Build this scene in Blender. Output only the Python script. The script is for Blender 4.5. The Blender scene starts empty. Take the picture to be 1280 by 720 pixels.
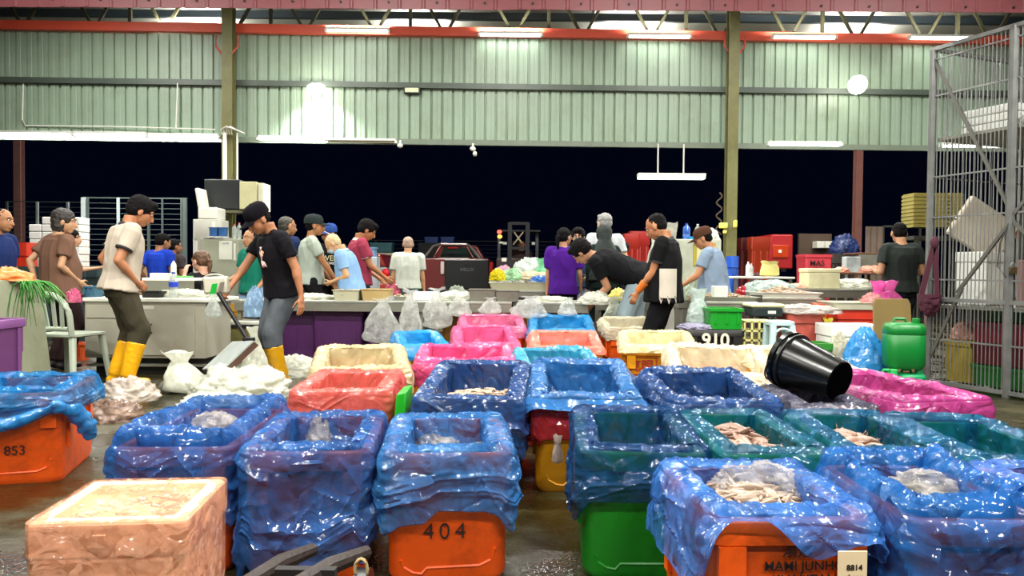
import bpy, bmesh, math, random
from mathutils import Vector as V, Matrix, noise, Euler
COL = bpy.context.scene.collection
PI = math.pi
R = math.radians
# ---------------------------------------------------------------- camera
F = 950.0; CZ = 1.08
cam_d = bpy.data.cameras.new('camera'); cam = bpy.data.objects.new('camera', cam_d); COL.objects.link(cam)
cam_d.sensor_width = 36; cam_d.lens = 36 * F / 1280.0; cam_d.clip_end = 300; cam_d.clip_start = .05
CM = Matrix.Rotation(R(90 - 1.39), 3, 'X') @ Matrix.Rotation(R(.5), 3, 'Z')
cam.matrix_world = Matrix.Translation((0, 0, CZ)) @ CM.to_4x4()
bpy.context.scene.camera = cam
def ray(px, py): return CM @ V(((px - 640) / F, -(py - 360) / F, -1))
def P(px, py, Y):
    d = ray(px, py); return V((0, 0, CZ)) + d * (Y / d.y)
def G(px, py, z=0.0):
    d = ray(px, py); return V((0, 0, CZ)) + d * ((z - CZ) / d.z)
# ---------------------------------------------------------------- materials
def hx(h):
    h = h.lstrip('#'); o = []
    for i in (0, 2, 4):
        c = int(h[i:i + 2], 16) / 255
        o.append(c / 12.92 if c <= .04045 else ((c + .055) / 1.055) ** 2.4)
    return (*o, 1)
MC = {}
def _nodes(m):
    m.use_nodes = True; nt = m.node_tree; nt.nodes.clear(); return nt, nt.nodes.new, nt.links.new
def mat(hexc, rough=.5, metal=0, var=.12, vs=6, bump=0, bs=40, emis=0, spec=.5, dirt=None, dirt_amt=.5, ds=3, coat=0, sub=0):
    key = (hexc, rough, metal, var, vs, bump, bs, emis, spec, dirt, dirt_amt, ds, coat, sub)
    if key in MC: return MC[key]
    m = bpy.data.materials.new('mat_' + hexc.strip('#')); MC[key] = m
    nt, N, L = _nodes(m)
    out = N('ShaderNodeOutputMaterial')
    if emis:
        e = N('ShaderNodeEmission'); e.inputs[0].default_value = hx(hexc); e.inputs[1].default_value = emis
        L(e.outputs[0], out.inputs[0]); return m
    b = N('ShaderNodeBsdfPrincipled'); L(b.outputs[0], out.inputs[0])
    tc = N('ShaderNodeTexCoord')
    b.inputs['Roughness'].default_value = rough; b.inputs['Metallic'].default_value = metal
    b.inputs['Specular IOR Level'].default_value = spec
    if coat: b.inputs['Coat Weight'].default_value = coat; b.inputs['Coat Roughness'].default_value = .12
    if sub: b.inputs['Subsurface Weight'].default_value = sub; b.inputs['Subsurface Radius'].default_value = (.02, .008, .004)
    nz = N('ShaderNodeTexNoise'); nz.inputs['Scale'].default_value = vs; nz.inputs['Detail'].default_value = 5
    L(tc.outputs['Object'], nz.inputs['Vector'])
    mx = N('ShaderNodeMix'); mx.data_type = 'RGBA'
    c = hx(hexc)
    mx.inputs[6].default_value = tuple(max(0, x * (1 - var * 1.6)) for x in c[:3]) + (1,)
    mx.inputs[7].default_value = tuple(min(1, x * (1 + var * 1.2)) for x in c[:3]) + (1,)
    L(nz.outputs[0], mx.inputs[0]); last = mx.outputs[2]
    if dirt:
        n2 = N('ShaderNodeTexNoise'); n2.inputs['Scale'].default_value = ds; n2.inputs['Detail'].default_value = 8; n2.inputs['Roughness'].default_value = .7
        L(tc.outputs['Object'], n2.inputs['Vector'])
        rp = N('ShaderNodeValToRGB'); rp.color_ramp.elements[0].position = .5; rp.color_ramp.elements[1].position = .72
        rp.color_ramp.elements[1].color = (dirt_amt,) * 3 + (1,)
        L(n2.outputs[0], rp.inputs[0])
        m2 = N('ShaderNodeMix'); m2.data_type = 'RGBA'; L(rp.outputs[0], m2.inputs[0]); L(last, m2.inputs[6]); m2.inputs[7].default_value = hx(dirt)
        last = m2.outputs[2]
    L(last, b.inputs['Base Color'])
    if bump:
        n3 = N('ShaderNodeTexNoise'); n3.inputs['Scale'].default_value = bs; n3.inputs['Detail'].default_value = 4
        L(tc.outputs['Object'], n3.inputs['Vector'])
        bp = N('ShaderNodeBump'); bp.inputs['Strength'].default_value = bump; bp.inputs['Distance'].default_value = .02
        L(n3.outputs[0], bp.inputs['Height']); L(bp.outputs[0], b.inputs['Normal'])
    return m
def plastic(hexc, alpha=.8, rough=.1, crump=1.0, trans=.25, scale=1.0):
    """thin polythene film: crinkled, glossy, lets what it lies on show through"""
    key = ('pl', hexc, alpha, rough, crump, trans, scale)
    if key in MC: return MC[key]
    m = bpy.data.materials.new('film_' + hexc.strip('#')); MC[key] = m
    nt, N, L = _nodes(m); out = N('ShaderNodeOutputMaterial')
    tc = N('ShaderNodeTexCoord')
    wn = N('ShaderNodeTexNoise'); wn.inputs['Scale'].default_value = 5 * scale; wn.inputs['Detail'].default_value = 2
    L(tc.outputs['Object'], wn.inputs['Vector'])
    wm = N('ShaderNodeMixRGB'); wm.blend_type = 'ADD'; wm.inputs[0].default_value = .35
    L(tc.outputs['Object'], wm.inputs[1]); L(wn.outputs[1], wm.inputs[2])
    mp = N('ShaderNodeMapping'); mp.inputs['Rotation'].default_value = (.35, .45, .3); mp.inputs['Scale'].default_value = (.38, .8, 1.15); L(wm.outputs[0], mp.inputs[0])
    hs = []
    for sc_, amt in ((15 * scale, 1.0), (42 * scale, .5)):
        v1 = N('ShaderNodeTexVoronoi'); v1.feature = 'F1'; v1.inputs['Scale'].default_value = sc_
        L(mp.outputs[0], v1.inputs['Vector'])
        sb = N('ShaderNodeVectorMath'); sb.operation = 'SUBTRACT'; L(mp.outputs[0], sb.inputs[0]); L(v1.outputs['Position'], sb.inputs[1])
        cc = N('ShaderNodeVectorMath'); cc.operation = 'SUBTRACT'; L(v1.outputs['Color'], cc.inputs[0]); cc.inputs[1].default_value = (.5, .5, .5)
        dt = N('ShaderNodeVectorMath'); dt.operation = 'DOT_PRODUCT'; L(sb.outputs[0], dt.inputs[0]); L(cc.outputs[0], dt.inputs[1])
        ml = N('ShaderNodeMath'); ml.operation = 'MULTIPLY'; L(dt.outputs['Value'], ml.inputs[0]); ml.inputs[1].default_value = amt; hs.append(ml)
    ad = N('ShaderNodeMath'); ad.operation = 'ADD'; L(hs[0].outputs[0], ad.inputs[0]); L(hs[1].outputs[0], ad.inputs[1])
    n1 = N('ShaderNodeTexNoise'); n1.noise_type = 'RIDGED_MULTIFRACTAL'; n1.inputs['Scale'].default_value = 7 * scale; n1.inputs['Detail'].default_value = 3
    L(mp.outputs[0], n1.inputs['Vector'])
    n1m = N('ShaderNodeMath'); n1m.operation = 'MULTIPLY_ADD'; L(n1.outputs[0], n1m.inputs[0]); n1m.inputs[1].default_value = .012; L(ad.outputs[0], n1m.inputs[2])
    bp = N('ShaderNodeBump'); bp.inputs['Strength'].default_value = min(1, .8 * crump); bp.inputs['Distance'].default_value = .8 * crump
    L(n1m.outputs[0], bp.inputs['Height'])
    c = hx(hexc)
    nz = N('ShaderNodeTexNoise'); nz.inputs['Scale'].default_value = 9 * scale; nz.inputs['Detail'].default_value = 4
    L(tc.outputs['Object'], nz.inputs['Vector'])
    mx = N('ShaderNodeMix'); mx.data_type = 'RGBA'; L(nz.outputs[0], mx.inputs[0])
    mx.inputs[6].default_value = tuple(x * .6 for x in c[:3]) + (1,); mx.inputs[7].default_value = tuple(min(1, x * 1.25 + .01) for x in c[:3]) + (1,)
    b = N('ShaderNodeBsdfPrincipled'); b.inputs['Roughness'].default_value = rough; b.inputs['Specular IOR Level'].default_value = .85
    L(mx.outputs[2], b.inputs['Base Color']); L(bp.outputs[0], b.inputs['Normal'])
    tl = N('ShaderNodeBsdfTranslucent'); L(mx.outputs[2], tl.inputs[0]); L(bp.outputs[0], tl.inputs[1])
    ms = N('ShaderNodeMixShader'); ms.inputs[0].default_value = trans; L(b.outputs[0], ms.inputs[1]); L(tl.outputs[0], ms.inputs[2])
    tr = N('ShaderNodeBsdfTransparent')
    tr.inputs[0].default_value = tuple(.35 + .65 * x ** .5 for x in c[:3]) + (1,)
    mr = N('ShaderNodeMapRange'); mr.inputs[1].default_value = .3; mr.inputs[2].default_value = .7
    mr.inputs[3].default_value = max(0, alpha - .2); mr.inputs[4].default_value = min(1, alpha + .2)
    n4 = N('ShaderNodeTexNoise'); n4.inputs['Scale'].default_value = 7 * scale; n4.inputs['Detail'].default_value = 3
    L(tc.outputs['Object'], n4.inputs['Vector']); L(n4.outputs[0], mr.inputs[0])
    m3 = N('ShaderNodeMixShader'); L(mr.outputs[0], m3.inputs[0]); L(tr.outputs[0], m3.inputs[1]); L(ms.outputs[0], m3.inputs[2])
    L(m3.outputs[0], out.inputs[0]); return m
# ---------------------------------------------------------------- mesh builder
class MB:
    def __init__(s): s.v = []; s.f = []
    def add(s, vs, fs):
        n = len(s.v); s.v += [V(p) for p in vs]; s.f += [tuple(i + n for i in f) for f in fs]; return s
    def box(s, x0, x1, y0, y1, z0, z1, taper=0):
        t = taper; cx, cy = (x0 + x1) / 2, (y0 + y1) / 2
        q = lambda x, y, z, k: (cx + (x - cx) * k, cy + (y - cy) * k, z)
        k0 = 1 - t
        s.add([q(x0, y0, z0, k0), q(x1, y0, z0, k0), q(x1, y1, z0, k0), q(x0, y1, z0, k0), q(x0, y0, z1, 1), q(x1, y0, z1, 1), q(x1, y1, z1, 1), q(x0, y1, z1, 1)],
              [(3, 2, 1, 0), (4, 5, 6, 7), (0, 1, 5, 4), (1, 2, 6, 5), (2, 3, 7, 6), (3, 0, 4, 7)]); return s
    def bar(s, a, b, w, h=None, up=(0, 0, 1)):
        a, b = V(a), V(b); h = h or w; d = (b - a).normalized(); u = V(up)
        if abs(d.dot(u)) > .95: u = V((0, 1, 0))
        r = d.cross(u).normalized(); u = r.cross(d)
        vs = [p + r * (i * w / 2) + u * (j * h / 2) for p in (a, b) for i, j in ((-1, -1), (1, -1), (1, 1), (-1, 1))]
        s.add(vs, [(3, 2, 1, 0), (4, 5, 6, 7), (0, 1, 5, 4), (1, 2, 6, 5), (2, 3, 7, 6), (3, 0, 4, 7)]); return s
    def loft(s, rings, caps=(1, 1), closed=True):
        n = len(rings[0]); vs = [p for r in rings for p in r]; fs = []
        for i in range(len(rings) - 1):
            for j in range(n if closed else n - 1):
                k = (j + 1) % n; fs.append((i * n + j, i * n + k, (i + 1) * n + k, (i + 1) * n + j))
        if caps[0]: fs.append(tuple(range(n))[::-1])
        if caps[1]: fs.append(tuple((len(rings) - 1) * n + j for j in range(n)))
        return s.add(vs, fs)
    def cone(s, a, b, ra, rb=None, n=12, flat=1.0, up=(0, 0, 1), rnd=False):
        a, b = V(a), V(b); rb = ra if rb is None else rb; d = (b - a); L_ = d.length; d.normalize(); u = V(up)
        if abs(d.dot(u)) > .95: u = V((0, 1, 0))
        r = d.cross(u).normalized(); u = r.cross(d)
        ring = lambda c, q: [c + r * (q * math.cos(2 * PI * i / n)) + u * (q * flat * math.sin(2 * PI * i / n)) for i in range(n)]
        rs = []
        if rnd:
            for t in (80, 55, 28): rs.append(ring(a - d * ra * math.sin(R(t)), ra * math.cos(R(t))))
        rs += [ring(a, ra), ring(b, rb)]
        if rnd:
            for t in (28, 55, 80): rs.append(ring(b + d * rb * math.sin(R(t)), rb * math.cos(R(t))))
        return s.loft(rs)
    def tube(s, pts, r, n=8):
        pts = [V(p) for p in pts]; rings = []
        for i, p in enumerate(pts):
            d = (pts[min(i + 1, len(pts) - 1)] - pts[max(i - 1, 0)]).normalized()
            u = V((0, 0, 1)) if abs(d.z) < .9 else V((0, 1, 0)); a = d.cross(u).normalized(); b = a.cross(d)
            q = r[i] if isinstance(r, (list, tuple)) else r
            rings.append([p + a * q * math.cos(2 * PI * k / n) + b * q * math.sin(2 * PI * k / n) for k in range(n)])
        return s.loft(rings)
    def ell(s, c, r, rot=None, n=16, m=10):
        if isinstance(r, (int, float)): r = (r, r, r)
        rt = Euler(rot).to_matrix() if rot is not None and not isinstance(rot, Matrix) else (rot or Matrix.Identity(3))
        c = V(c); rings = []
        for i in range(1, m):
            a = PI * i / m; rings.append([c + rt @ V((r[0] * math.sin(a) * math.cos(2 * PI * j / n), r[1] * math.sin(a) * math.sin(2 * PI * j / n), -r[2] * math.cos(a))) for j in range(n)])
        return s.loft(rings)
    def grid(s, fn, nu, nv, wrap=False):
        vs = [fn(i / (nu if wrap else nu - 1), j / (nv - 1)) for j in range(nv) for i in range(nu)]; fs = []
        for j in range(nv - 1):
            for i in range(nu if wrap else nu - 1):
                k = (i + 1) % nu; fs.append((j * nu + i, j * nu + k, (j + 1) * nu + k, (j + 1) * nu + i))
        return s.add(vs, fs)
    def lathe(s, prof, c=(0, 0, 0), n=24, M=None):
        c = V(c); rings = [[V((r * math.cos(2 * PI * i / n), r * math.sin(2 * PI * i / n), z)) for i in range(n)] for r, z in prof]
        rings = [[c + (M @ p if M else p) for p in q] for q in rings]
        return s.loft(rings, (prof[0][0] > 1e-4, prof[-1][0] > 1e-4))
    def xf(s, Mx): s.v = [Mx @ p for p in s.v]; return s
    def mesh(s, name, smooth=True):
        me = bpy.data.meshes.new(name); me.from_pydata([tuple(p) for p in s.v], [], s.f); me.update()
        bm = bmesh.new(); bm.from_mesh(me); bmesh.ops.recalc_face_normals(bm, faces=bm.faces); bm.to_mesh(me); bm.free()
        if smooth: me.polygons.foreach_set('use_smooth', [True] * len(me.polygons))
        return me
def mkobj(name, mb, m, parent=None, smooth=True, angle=35, bevel=0, loc=None, rz=None):
    me = mb.mesh(name, smooth) if isinstance(mb, MB) else mb
    if m is not None and not me.materials:
        me.materials.append(m)
    if smooth and angle and isinstance(mb, MB):
        try: me.set_sharp_from_angle(angle=R(angle))
        except Exception: pass
    o = bpy.data.objects.new(name, me); COL.objects.link(o)
    if parent: o.parent = parent
    if loc is not None: o.location = loc
    if rz is not None: o.rotation_euler = (0, 0, rz) if not isinstance(rz, tuple) else rz
    if bevel:
        b = o.modifiers.new('bevel', 'BEVEL'); b.width = bevel; b.segments = 2; b.limit_method = 'ANGLE'; b.angle_limit = R(40)
    return o
def tag(o, label, cat, group=None, kind=None):
    o['label'] = label; o['category'] = cat
    if group: o['group'] = group
    if kind: o['kind'] = kind
    return o
def thing(name, label, cat, loc=(0, 0, 0), rz=0, group=None):
    o = bpy.data.objects.new(name, None); o.empty_display_size = .1; COL.objects.link(o); o.location = loc
    o.rotation_euler = rz if isinstance(rz, tuple) else (0, 0, rz)
    return tag(o, label, cat, group)
def one(name, mb, m, label, cat, group=None, kind=None, **k):
    return tag(mkobj(name, mb, m, **k), label, cat, group, kind)
def struct(name, mb, m, **k):
    o = mkobj(name, mb, m, **k)
    if not k.get('parent'): o['kind'] = 'structure'
    return o
def dup(o, loc=None, rz=None, label=None, parent=None):
    c = o.copy(); COL.objects.link(c)
    if parent: c.parent = parent
    if loc is not None: c.location = loc
    if rz is not None: c.rotation_euler = rz if isinstance(rz, tuple) else (0, 0, rz)
    if label: c['label'] = label
    for ch in list(o.children): dup(ch, parent=c)
    return c
def nz(p, s=1.0, o=0): return noise.noise(V(p) * s + V((o * 7.13, o * 3.7, o * 1.9)))
def fbm(p, s=1, o=0): return nz(p, s, o) + .5 * nz(p, 2.1 * s, o + 1) + .25 * nz(p, 4.3 * s, o + 2)
def rr(w, d, r, z, n=5, cx=0, cy=0):
    out = []
    for k, (sx, sy) in enumerate(((1, -1), (1, 1), (-1, 1), (-1, -1))):
        for i in range(n + 1):
            a = R(-90 + 90 * k + 90 * i / n)
            out.append(V((cx + sx * (w / 2 - r) + r * math.cos(a), cy + sy * (d / 2 - r) + r * math.sin(a), z)))
    return out
def text_mesh(s, size, extrude=.001, bold=0, space=1.0):
    cu = bpy.data.curves.new('txt', 'FONT'); cu.body = s; cu.size = size; cu.extrude = extrude; cu.align_x = 'CENTER'; cu.align_y = 'CENTER'; cu.offset = bold; cu.space_character = space
    o = bpy.data.objects.new('txt', cu); COL.objects.link(o)
    dg = bpy.context.evaluated_depsgraph_get(); me = bpy.data.meshes.new_from_object(o.evaluated_get(dg)); bpy.data.objects.remove(o); me.materials.clear(); return me
def put_text(s, size, loc, parent=None, m=None, rz=0, bold=0, name='printed_lettering', tilt=90, space=1.0):
    me = text_mesh(s, size, bold=bold, space=space); me.materials.append(m); o = bpy.data.objects.new(name, me); COL.objects.link(o)
    o.parent = parent; o.location = loc; o.rotation_euler = (R(tilt), 0, rz); return o
def remesh(mb, vox, name, smooth=2, disp=None):
    me = mb.mesh('tmp'); o = bpy.data.objects.new('tmp', me); COL.objects.link(o)
    md = o.modifiers.new('r', 'REMESH'); md.mode = 'VOXEL'; md.voxel_size = vox
    if smooth:
        sm = o.modifiers.new('s', 'SMOOTH'); sm.iterations = smooth; sm.factor = .6
    dg = bpy.context.evaluated_depsgraph_get(); dg.update()
    me2 = bpy.data.meshes.new_from_object(o.evaluated_get(dg)); me2.name = name
    bpy.data.objects.remove(o); bpy.data.meshes.remove(me)
    if disp:
        vs = [v.co.copy() for v in me2.vertices]; ns = [v.normal.copy() for v in me2.vertices]
        for v, c, n_ in zip(me2.vertices, vs, ns): v.co = c + disp(c, n_)
    me2.polygons.foreach_set('use_smooth', [True] * len(me2.polygons)); me2.update(); return me2
# ---------------------------------------------------------------- fish crates, liners, contents
INK = mat('#1c1010', .6, var=.1)
CRATE_COL = {'orange': '#e8560c', 'green': '#178a1c', 'yellow': '#c98b0a', 'purple': '#4a1550', 'red': '#a8201c'}
def crate_mb(W, D, H):
    mb = MB(); r = .05; t = .92
    rings = [rr(W * t - .03, D * t - .03, r, .0), rr(W * t, D * t, r, .03), rr(W - .035, D - .035, r, H - .075), rr(W - .03, D - .03, r, H - .07), rr(W, D, r, H - .062), rr(W, D, r, H - .006),
             rr(W - .012, D - .012, r, H), rr(W - .07, D - .07, .04, H), rr(W - .075, D - .075, .04, H - .01), rr(W * t - .08, D * t - .08, .04, .045)]
    mb.loft(rings)
    y = -D * t / 2
    # raised runner line near the bottom, on front and back, and shallow vertical ribs
    for sy in (-1, 1):
        yy = sy * D * t / 2 - sy * .001
        mb.tube([(-W * .36, yy * 1.003, .085), (-W * .34, yy, .06), (-W * .27, yy, .04), (-W * .2, yy, .035), (-W * .16, yy, .055), (W * .25, yy, .06), (W * .34, yy * 1.005, .08), (W * .37, yy * 1.01, .12)], .006, 6)
    for sx in (-1, 1):
        for k in (-.3, .3):
            mb.box(sx * (W * .475) - .008, sx * (W * .475) + .008, D * k - .02, D * k + .02, .16, H - .07)
        for sy in (-1, 1): mb.box(sx * W * .36 - .035, sx * W * .36 + .035, sy * (D * .487) - .009, sy * (D * .487) + .009, H * .62, H - .065)
    return mb
def peri(W, D, r, N):
    """points with outward normals round a rounded rectangle, starting at the middle of the back"""
    pts = []; segs = [('l', (0, D / 2), (-W / 2 + r, D / 2)), ('a', (-W / 2 + r, D / 2 - r), 90), ('l', (-W / 2, D / 2 - r), (-W / 2, -D / 2 + r)), ('a', (-W / 2 + r, -D / 2 + r), 180),
                      ('l', (-W / 2 + r, -D / 2), (W / 2 - r, -D / 2)), ('a', (W / 2 - r, -D / 2 + r), 270), ('l', (W / 2, -D / 2 + r), (W / 2, D / 2 - r)), ('a', (W / 2 - r, D / 2 - r), 0), ('l', (W / 2 - r, D / 2), (0, D / 2))]
    ls = [((V(s[2]) - V(s[1])).length if s[0] == 'l' else r * PI / 2) for s in segs]; T = sum(ls)
    for i in range(N):
        u = T * i / N; k = 0; q = u
        while k < 8 and q > ls[k]: q -= ls[k]; k += 1
        s = segs[k]
        if s[0] == 'l':
            a, b = V(s[1]), V(s[2]); p = a.lerp(b, min(1, q / ls[k])); d = (b - a).normalized(); n_ = V((d.y, -d.x)) * 1
            if n_.dot(p) < 0: n_ = -n_
        else:
            an = R(s[2] + 90 * min(1, q / ls[k])); n_ = V((math.cos(an), math.sin(an))); p = V(s[1]) + n_ * r
        pts.append((p, n_, u))
    return pts, T
def ridg(a, b, sc, o, p=2.0):
    return (1 - min(1, abs(noise.noise(V((a * sc[0], b * sc[1], o * 5.7)))) * 2.6)) ** p
def liner_mesh(W, D, H, seed, *a_, floor_film=True, **k_):
    mb, N = liner_mb(W, D, H, seed, *a_, **k_)
    if floor_film: mb.f.append(tuple(range(N)))
    return mb
def liner_mb(W, D, H, seed, drop=(.2, .2, .2, .2), lip=.085, inside=.2, amp=1.0, lift=0, N=200, bands=1, puff=.02, flare=.008, out=0.0, hem=.2, rimn=.006, front=None, creases=40, K3n=44):
    rnd = random.Random(seed); th = R(rnd.choice((-1, 1)) * rnd.uniform(15, 40)); ct, st = math.cos(th), math.sin(th)
    pts, T = peri(W + .012 + 2 * out, D + .012 + 2 * out, .06, N)
    bnd = []
    for k in range(bands):
        w0 = rnd.uniform(.3, .75); bnd.append((w0, rnd.uniform(-.35, .35), rnd.uniform(.016, .026), rnd.uniform(.012, .02)))
    K1, K2, K3 = 14, 16, K3n
    uF = T / 2
    ms = max(drop) * 1.1
    if front: ms = max(ms, max(q[1] for q in front))
    crs = []
    for k in range(int(creases * T / 2.2)):
        a_ = rnd.gauss(.0, .5) if rnd.random() < .6 else rnd.uniform(-1.5, 1.5)
        crs.append((rnd.uniform(0, T), rnd.uniform(-.02, ms), math.cos(a_), math.sin(a_), rnd.uniform(.08, .36), rnd.uniform(.0035, .008), rnd.choice((1, 1, -1)) * rnd.uniform(.004, .012), rnd.uniform(-1.2, 1.2)))
    def co(i, j):
        p, n_, u = pts[i]
        wf = max(0, -n_.y) ** 2; wr = max(0, n_.x) ** 2; wb = max(0, n_.y) ** 2; wl = max(0, -n_.x) ** 2
        d0 = drop[0]
        if front:
            fx = min(1, max(0, (p.x + W / 2) / W))
            for (xa, da), (xb, db) in zip(front, front[1:]):
                if xa <= fx <= xb: q_ = (fx - xa) / (xb - xa); q_ = q_ * q_ * (3 - 2 * q_); d0 = da + (db - da) * q_
        L = d0 * wf + drop[1] * wr + drop[2] * wb + drop[3] * wl
        cor = 1 - abs(wf + wb - (wr + wl))   # 1 at the corners
        y01 = (p.y + D / 2) / D; base = H + lift * max(0, y01) ** 1.5
        L *= 1 + hem * 1.6 * noise.noise(V((n_.x * 2 + u * 1.7, seed * 3.1, 0))) + .12 * cor
        pn = .5 + .5 * noise.noise(V((u * 3.1, seed, 2.2))) + .3 * noise.noise(V((u * 9, seed, 4)))
        if j < K1:
            t = j / (K1 - 1); z = base - inside * (1 - t) + .012 * t; off = -lip - .012 * (1 - t)
            d = .0012 * noise.noise(V((u * 45, z * 45, seed))) + .012 * amp * (ridg(u * ct + z * st, -u * st + z * ct, (16, 5), seed, 2) - .4) + .01 * noise.noise(V((u * 8, z * 8, seed)))
            off += d
        elif j < K1 + K2:
            t = (j - K1 + 1) / K2; a = PI * t
            off = -lip + (lip + .004) * (1 - math.cos(a)) / 2
            z = base + .012 + (rimn + puff * pn) * math.sin(a) + .006 * noise.noise(V((u * 14, t * 3, seed + 9)))
            z += .0018 * noise.noise(V((u * 70, t * 12, seed + 1))) + amp * .008 * (ridg(u, t * .12, (34, 14), seed + 3, 2) - .3) * math.sin(a)
        else:
            t = (j - K1 - K2 + 1) / K3; w = t * L; z = base + .012 - w
            off = .006 + flare * t + puff * .5 * math.sin(min(1, w / .12) * PI) * pn
            fo = ridg(u * ct + w * st, -u * st + w * ct, (11, 3), seed, 3.5) * .007
            fo += .005 * noise.noise(V((u * 4, w * 4, seed + 2)))
            for (u0, w0, ca, sa, ln, wd, am, cv) in crs:
                du, dw = u - u0, w - w0
                if abs(du) > ln or abs(dw) > ln: continue
                al = du * ca + dw * sa; pe = -du * sa + dw * ca + cv * al * al
                if abs(al) < ln and abs(pe) < 4 * wd: fo += am * math.exp(-abs(pe) / wd) * (1 - (al / ln) ** 2)
            fo += cor * .0028 * (1 + math.sin(w * 150 + 3 * noise.noise(V((u * 9, w * 9, seed)))))
            for (w0, sl, wd, am) in bnd:
                c = (w0 + sl * (u - uF)) * L; q = (w - c) / wd
                fo += am * math.exp(-q * q) * (1 + .16 * math.sin((w - c) * 300 + u * 14))
            fo += .0016 * (ridg(u + .3 * w, w - .2 * u, (30, 24), seed + 7, 1.5) - .3) + .0006 * noise.noise(V((u * 60, w * 60, seed)))
            off += amp * fo * min(1, w / .03) ; off = max(off, .007)
            if t > .999: off -= .006
        q = p + n_ * off
        return (q.x, q.y, z)
    mb = MB(); nr = K1 + K2 + K3
    vs = [co(i, j) for j in range(nr) for i in range(N)]
    fs = [(j * N + i, j * N + (i + 1) % N, (j + 1) * N + (i + 1) % N, (j + 1) * N + i) for j in range(nr - 1) for i in range(N)]
    mb.add(vs, fs)
    return mb, N
def fish_mb(mb, c, L, yaw, pitch=0, roll=0, fat=.16):
    Mx = Matrix.Translation(c) @ Euler((roll, pitch, yaw)).to_matrix().to_4x4(); rings = []
    for x, h in ((-.5, .02), (-.44, .45), (-.3, .9), (-.08, 1), (.15, .75), (.32, .3), (.4, .22)):
        rings.append([Mx @ V((x * L, .45 * h * fat * L * math.cos(2 * PI * k / 8), h * fat * L * math.sin(2 * PI * k / 8))) for k in range(8)])
    mb.loft(rings)
    for sg in (-1, 1): mb.add([Mx @ V((.38 * L, .004, 0)), Mx @ V((.52 * L, .003, sg * .14 * L)), Mx @ V((.47 * L, -.003, sg * .02 * L)), Mx @ V((.38 * L, -.004, 0))], [(0, 1, 2), (0, 2, 3), (1, 0, 3), (2, 1, 3)])
def load_mb(W, D, z, seed, n=60, L=(.12, .2), prawn=False, heap=.04):
    rnd = random.Random(seed); mb = MB()
    mb.grid(lambda u, v: V(((u - .5) * W, (v - .5) * D, z - .02 + heap * (1 - abs(2 * u - 1)) * (1 - abs(2 * v - 1)) + .012 * nz((u * 9, v * 9, seed)))), 14, 14)
    for i in range(n):
        x, y = rnd.uniform(-.42, .42) * W, rnd.uniform(-.42, .42) * D
        zz = z + heap * (1 - abs(2 * x / W)) * (1 - abs(2 * y / D)) + rnd.uniform(-.005, .02)
        if prawn:
            r0 = rnd.uniform(.018, .03); a0 = rnd.uniform(0, 6.28); tl = rnd.uniform(-.5, .5)
            mb.tube([(x + r0 * math.cos(a0 + k * .55), y + r0 * math.sin(a0 + k * .55), zz + .004 * k * tl) for k in range(5)], [.003, .0075, .008, .006, .003], 6)
        else: fish_mb(mb, V((x, y, zz)), rnd.uniform(*L), rnd.uniform(0, 6.28), rnd.uniform(-.25, .25), rnd.uniform(-1.2, 1.2))
    return mb
BLUE = '#2c69b6'; LBLUE = '#4a8ade'
FM = {}
def film(c, a=.84, cr=1.0): return plastic(c, alpha=a, crump=cr)
CR = []
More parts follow.
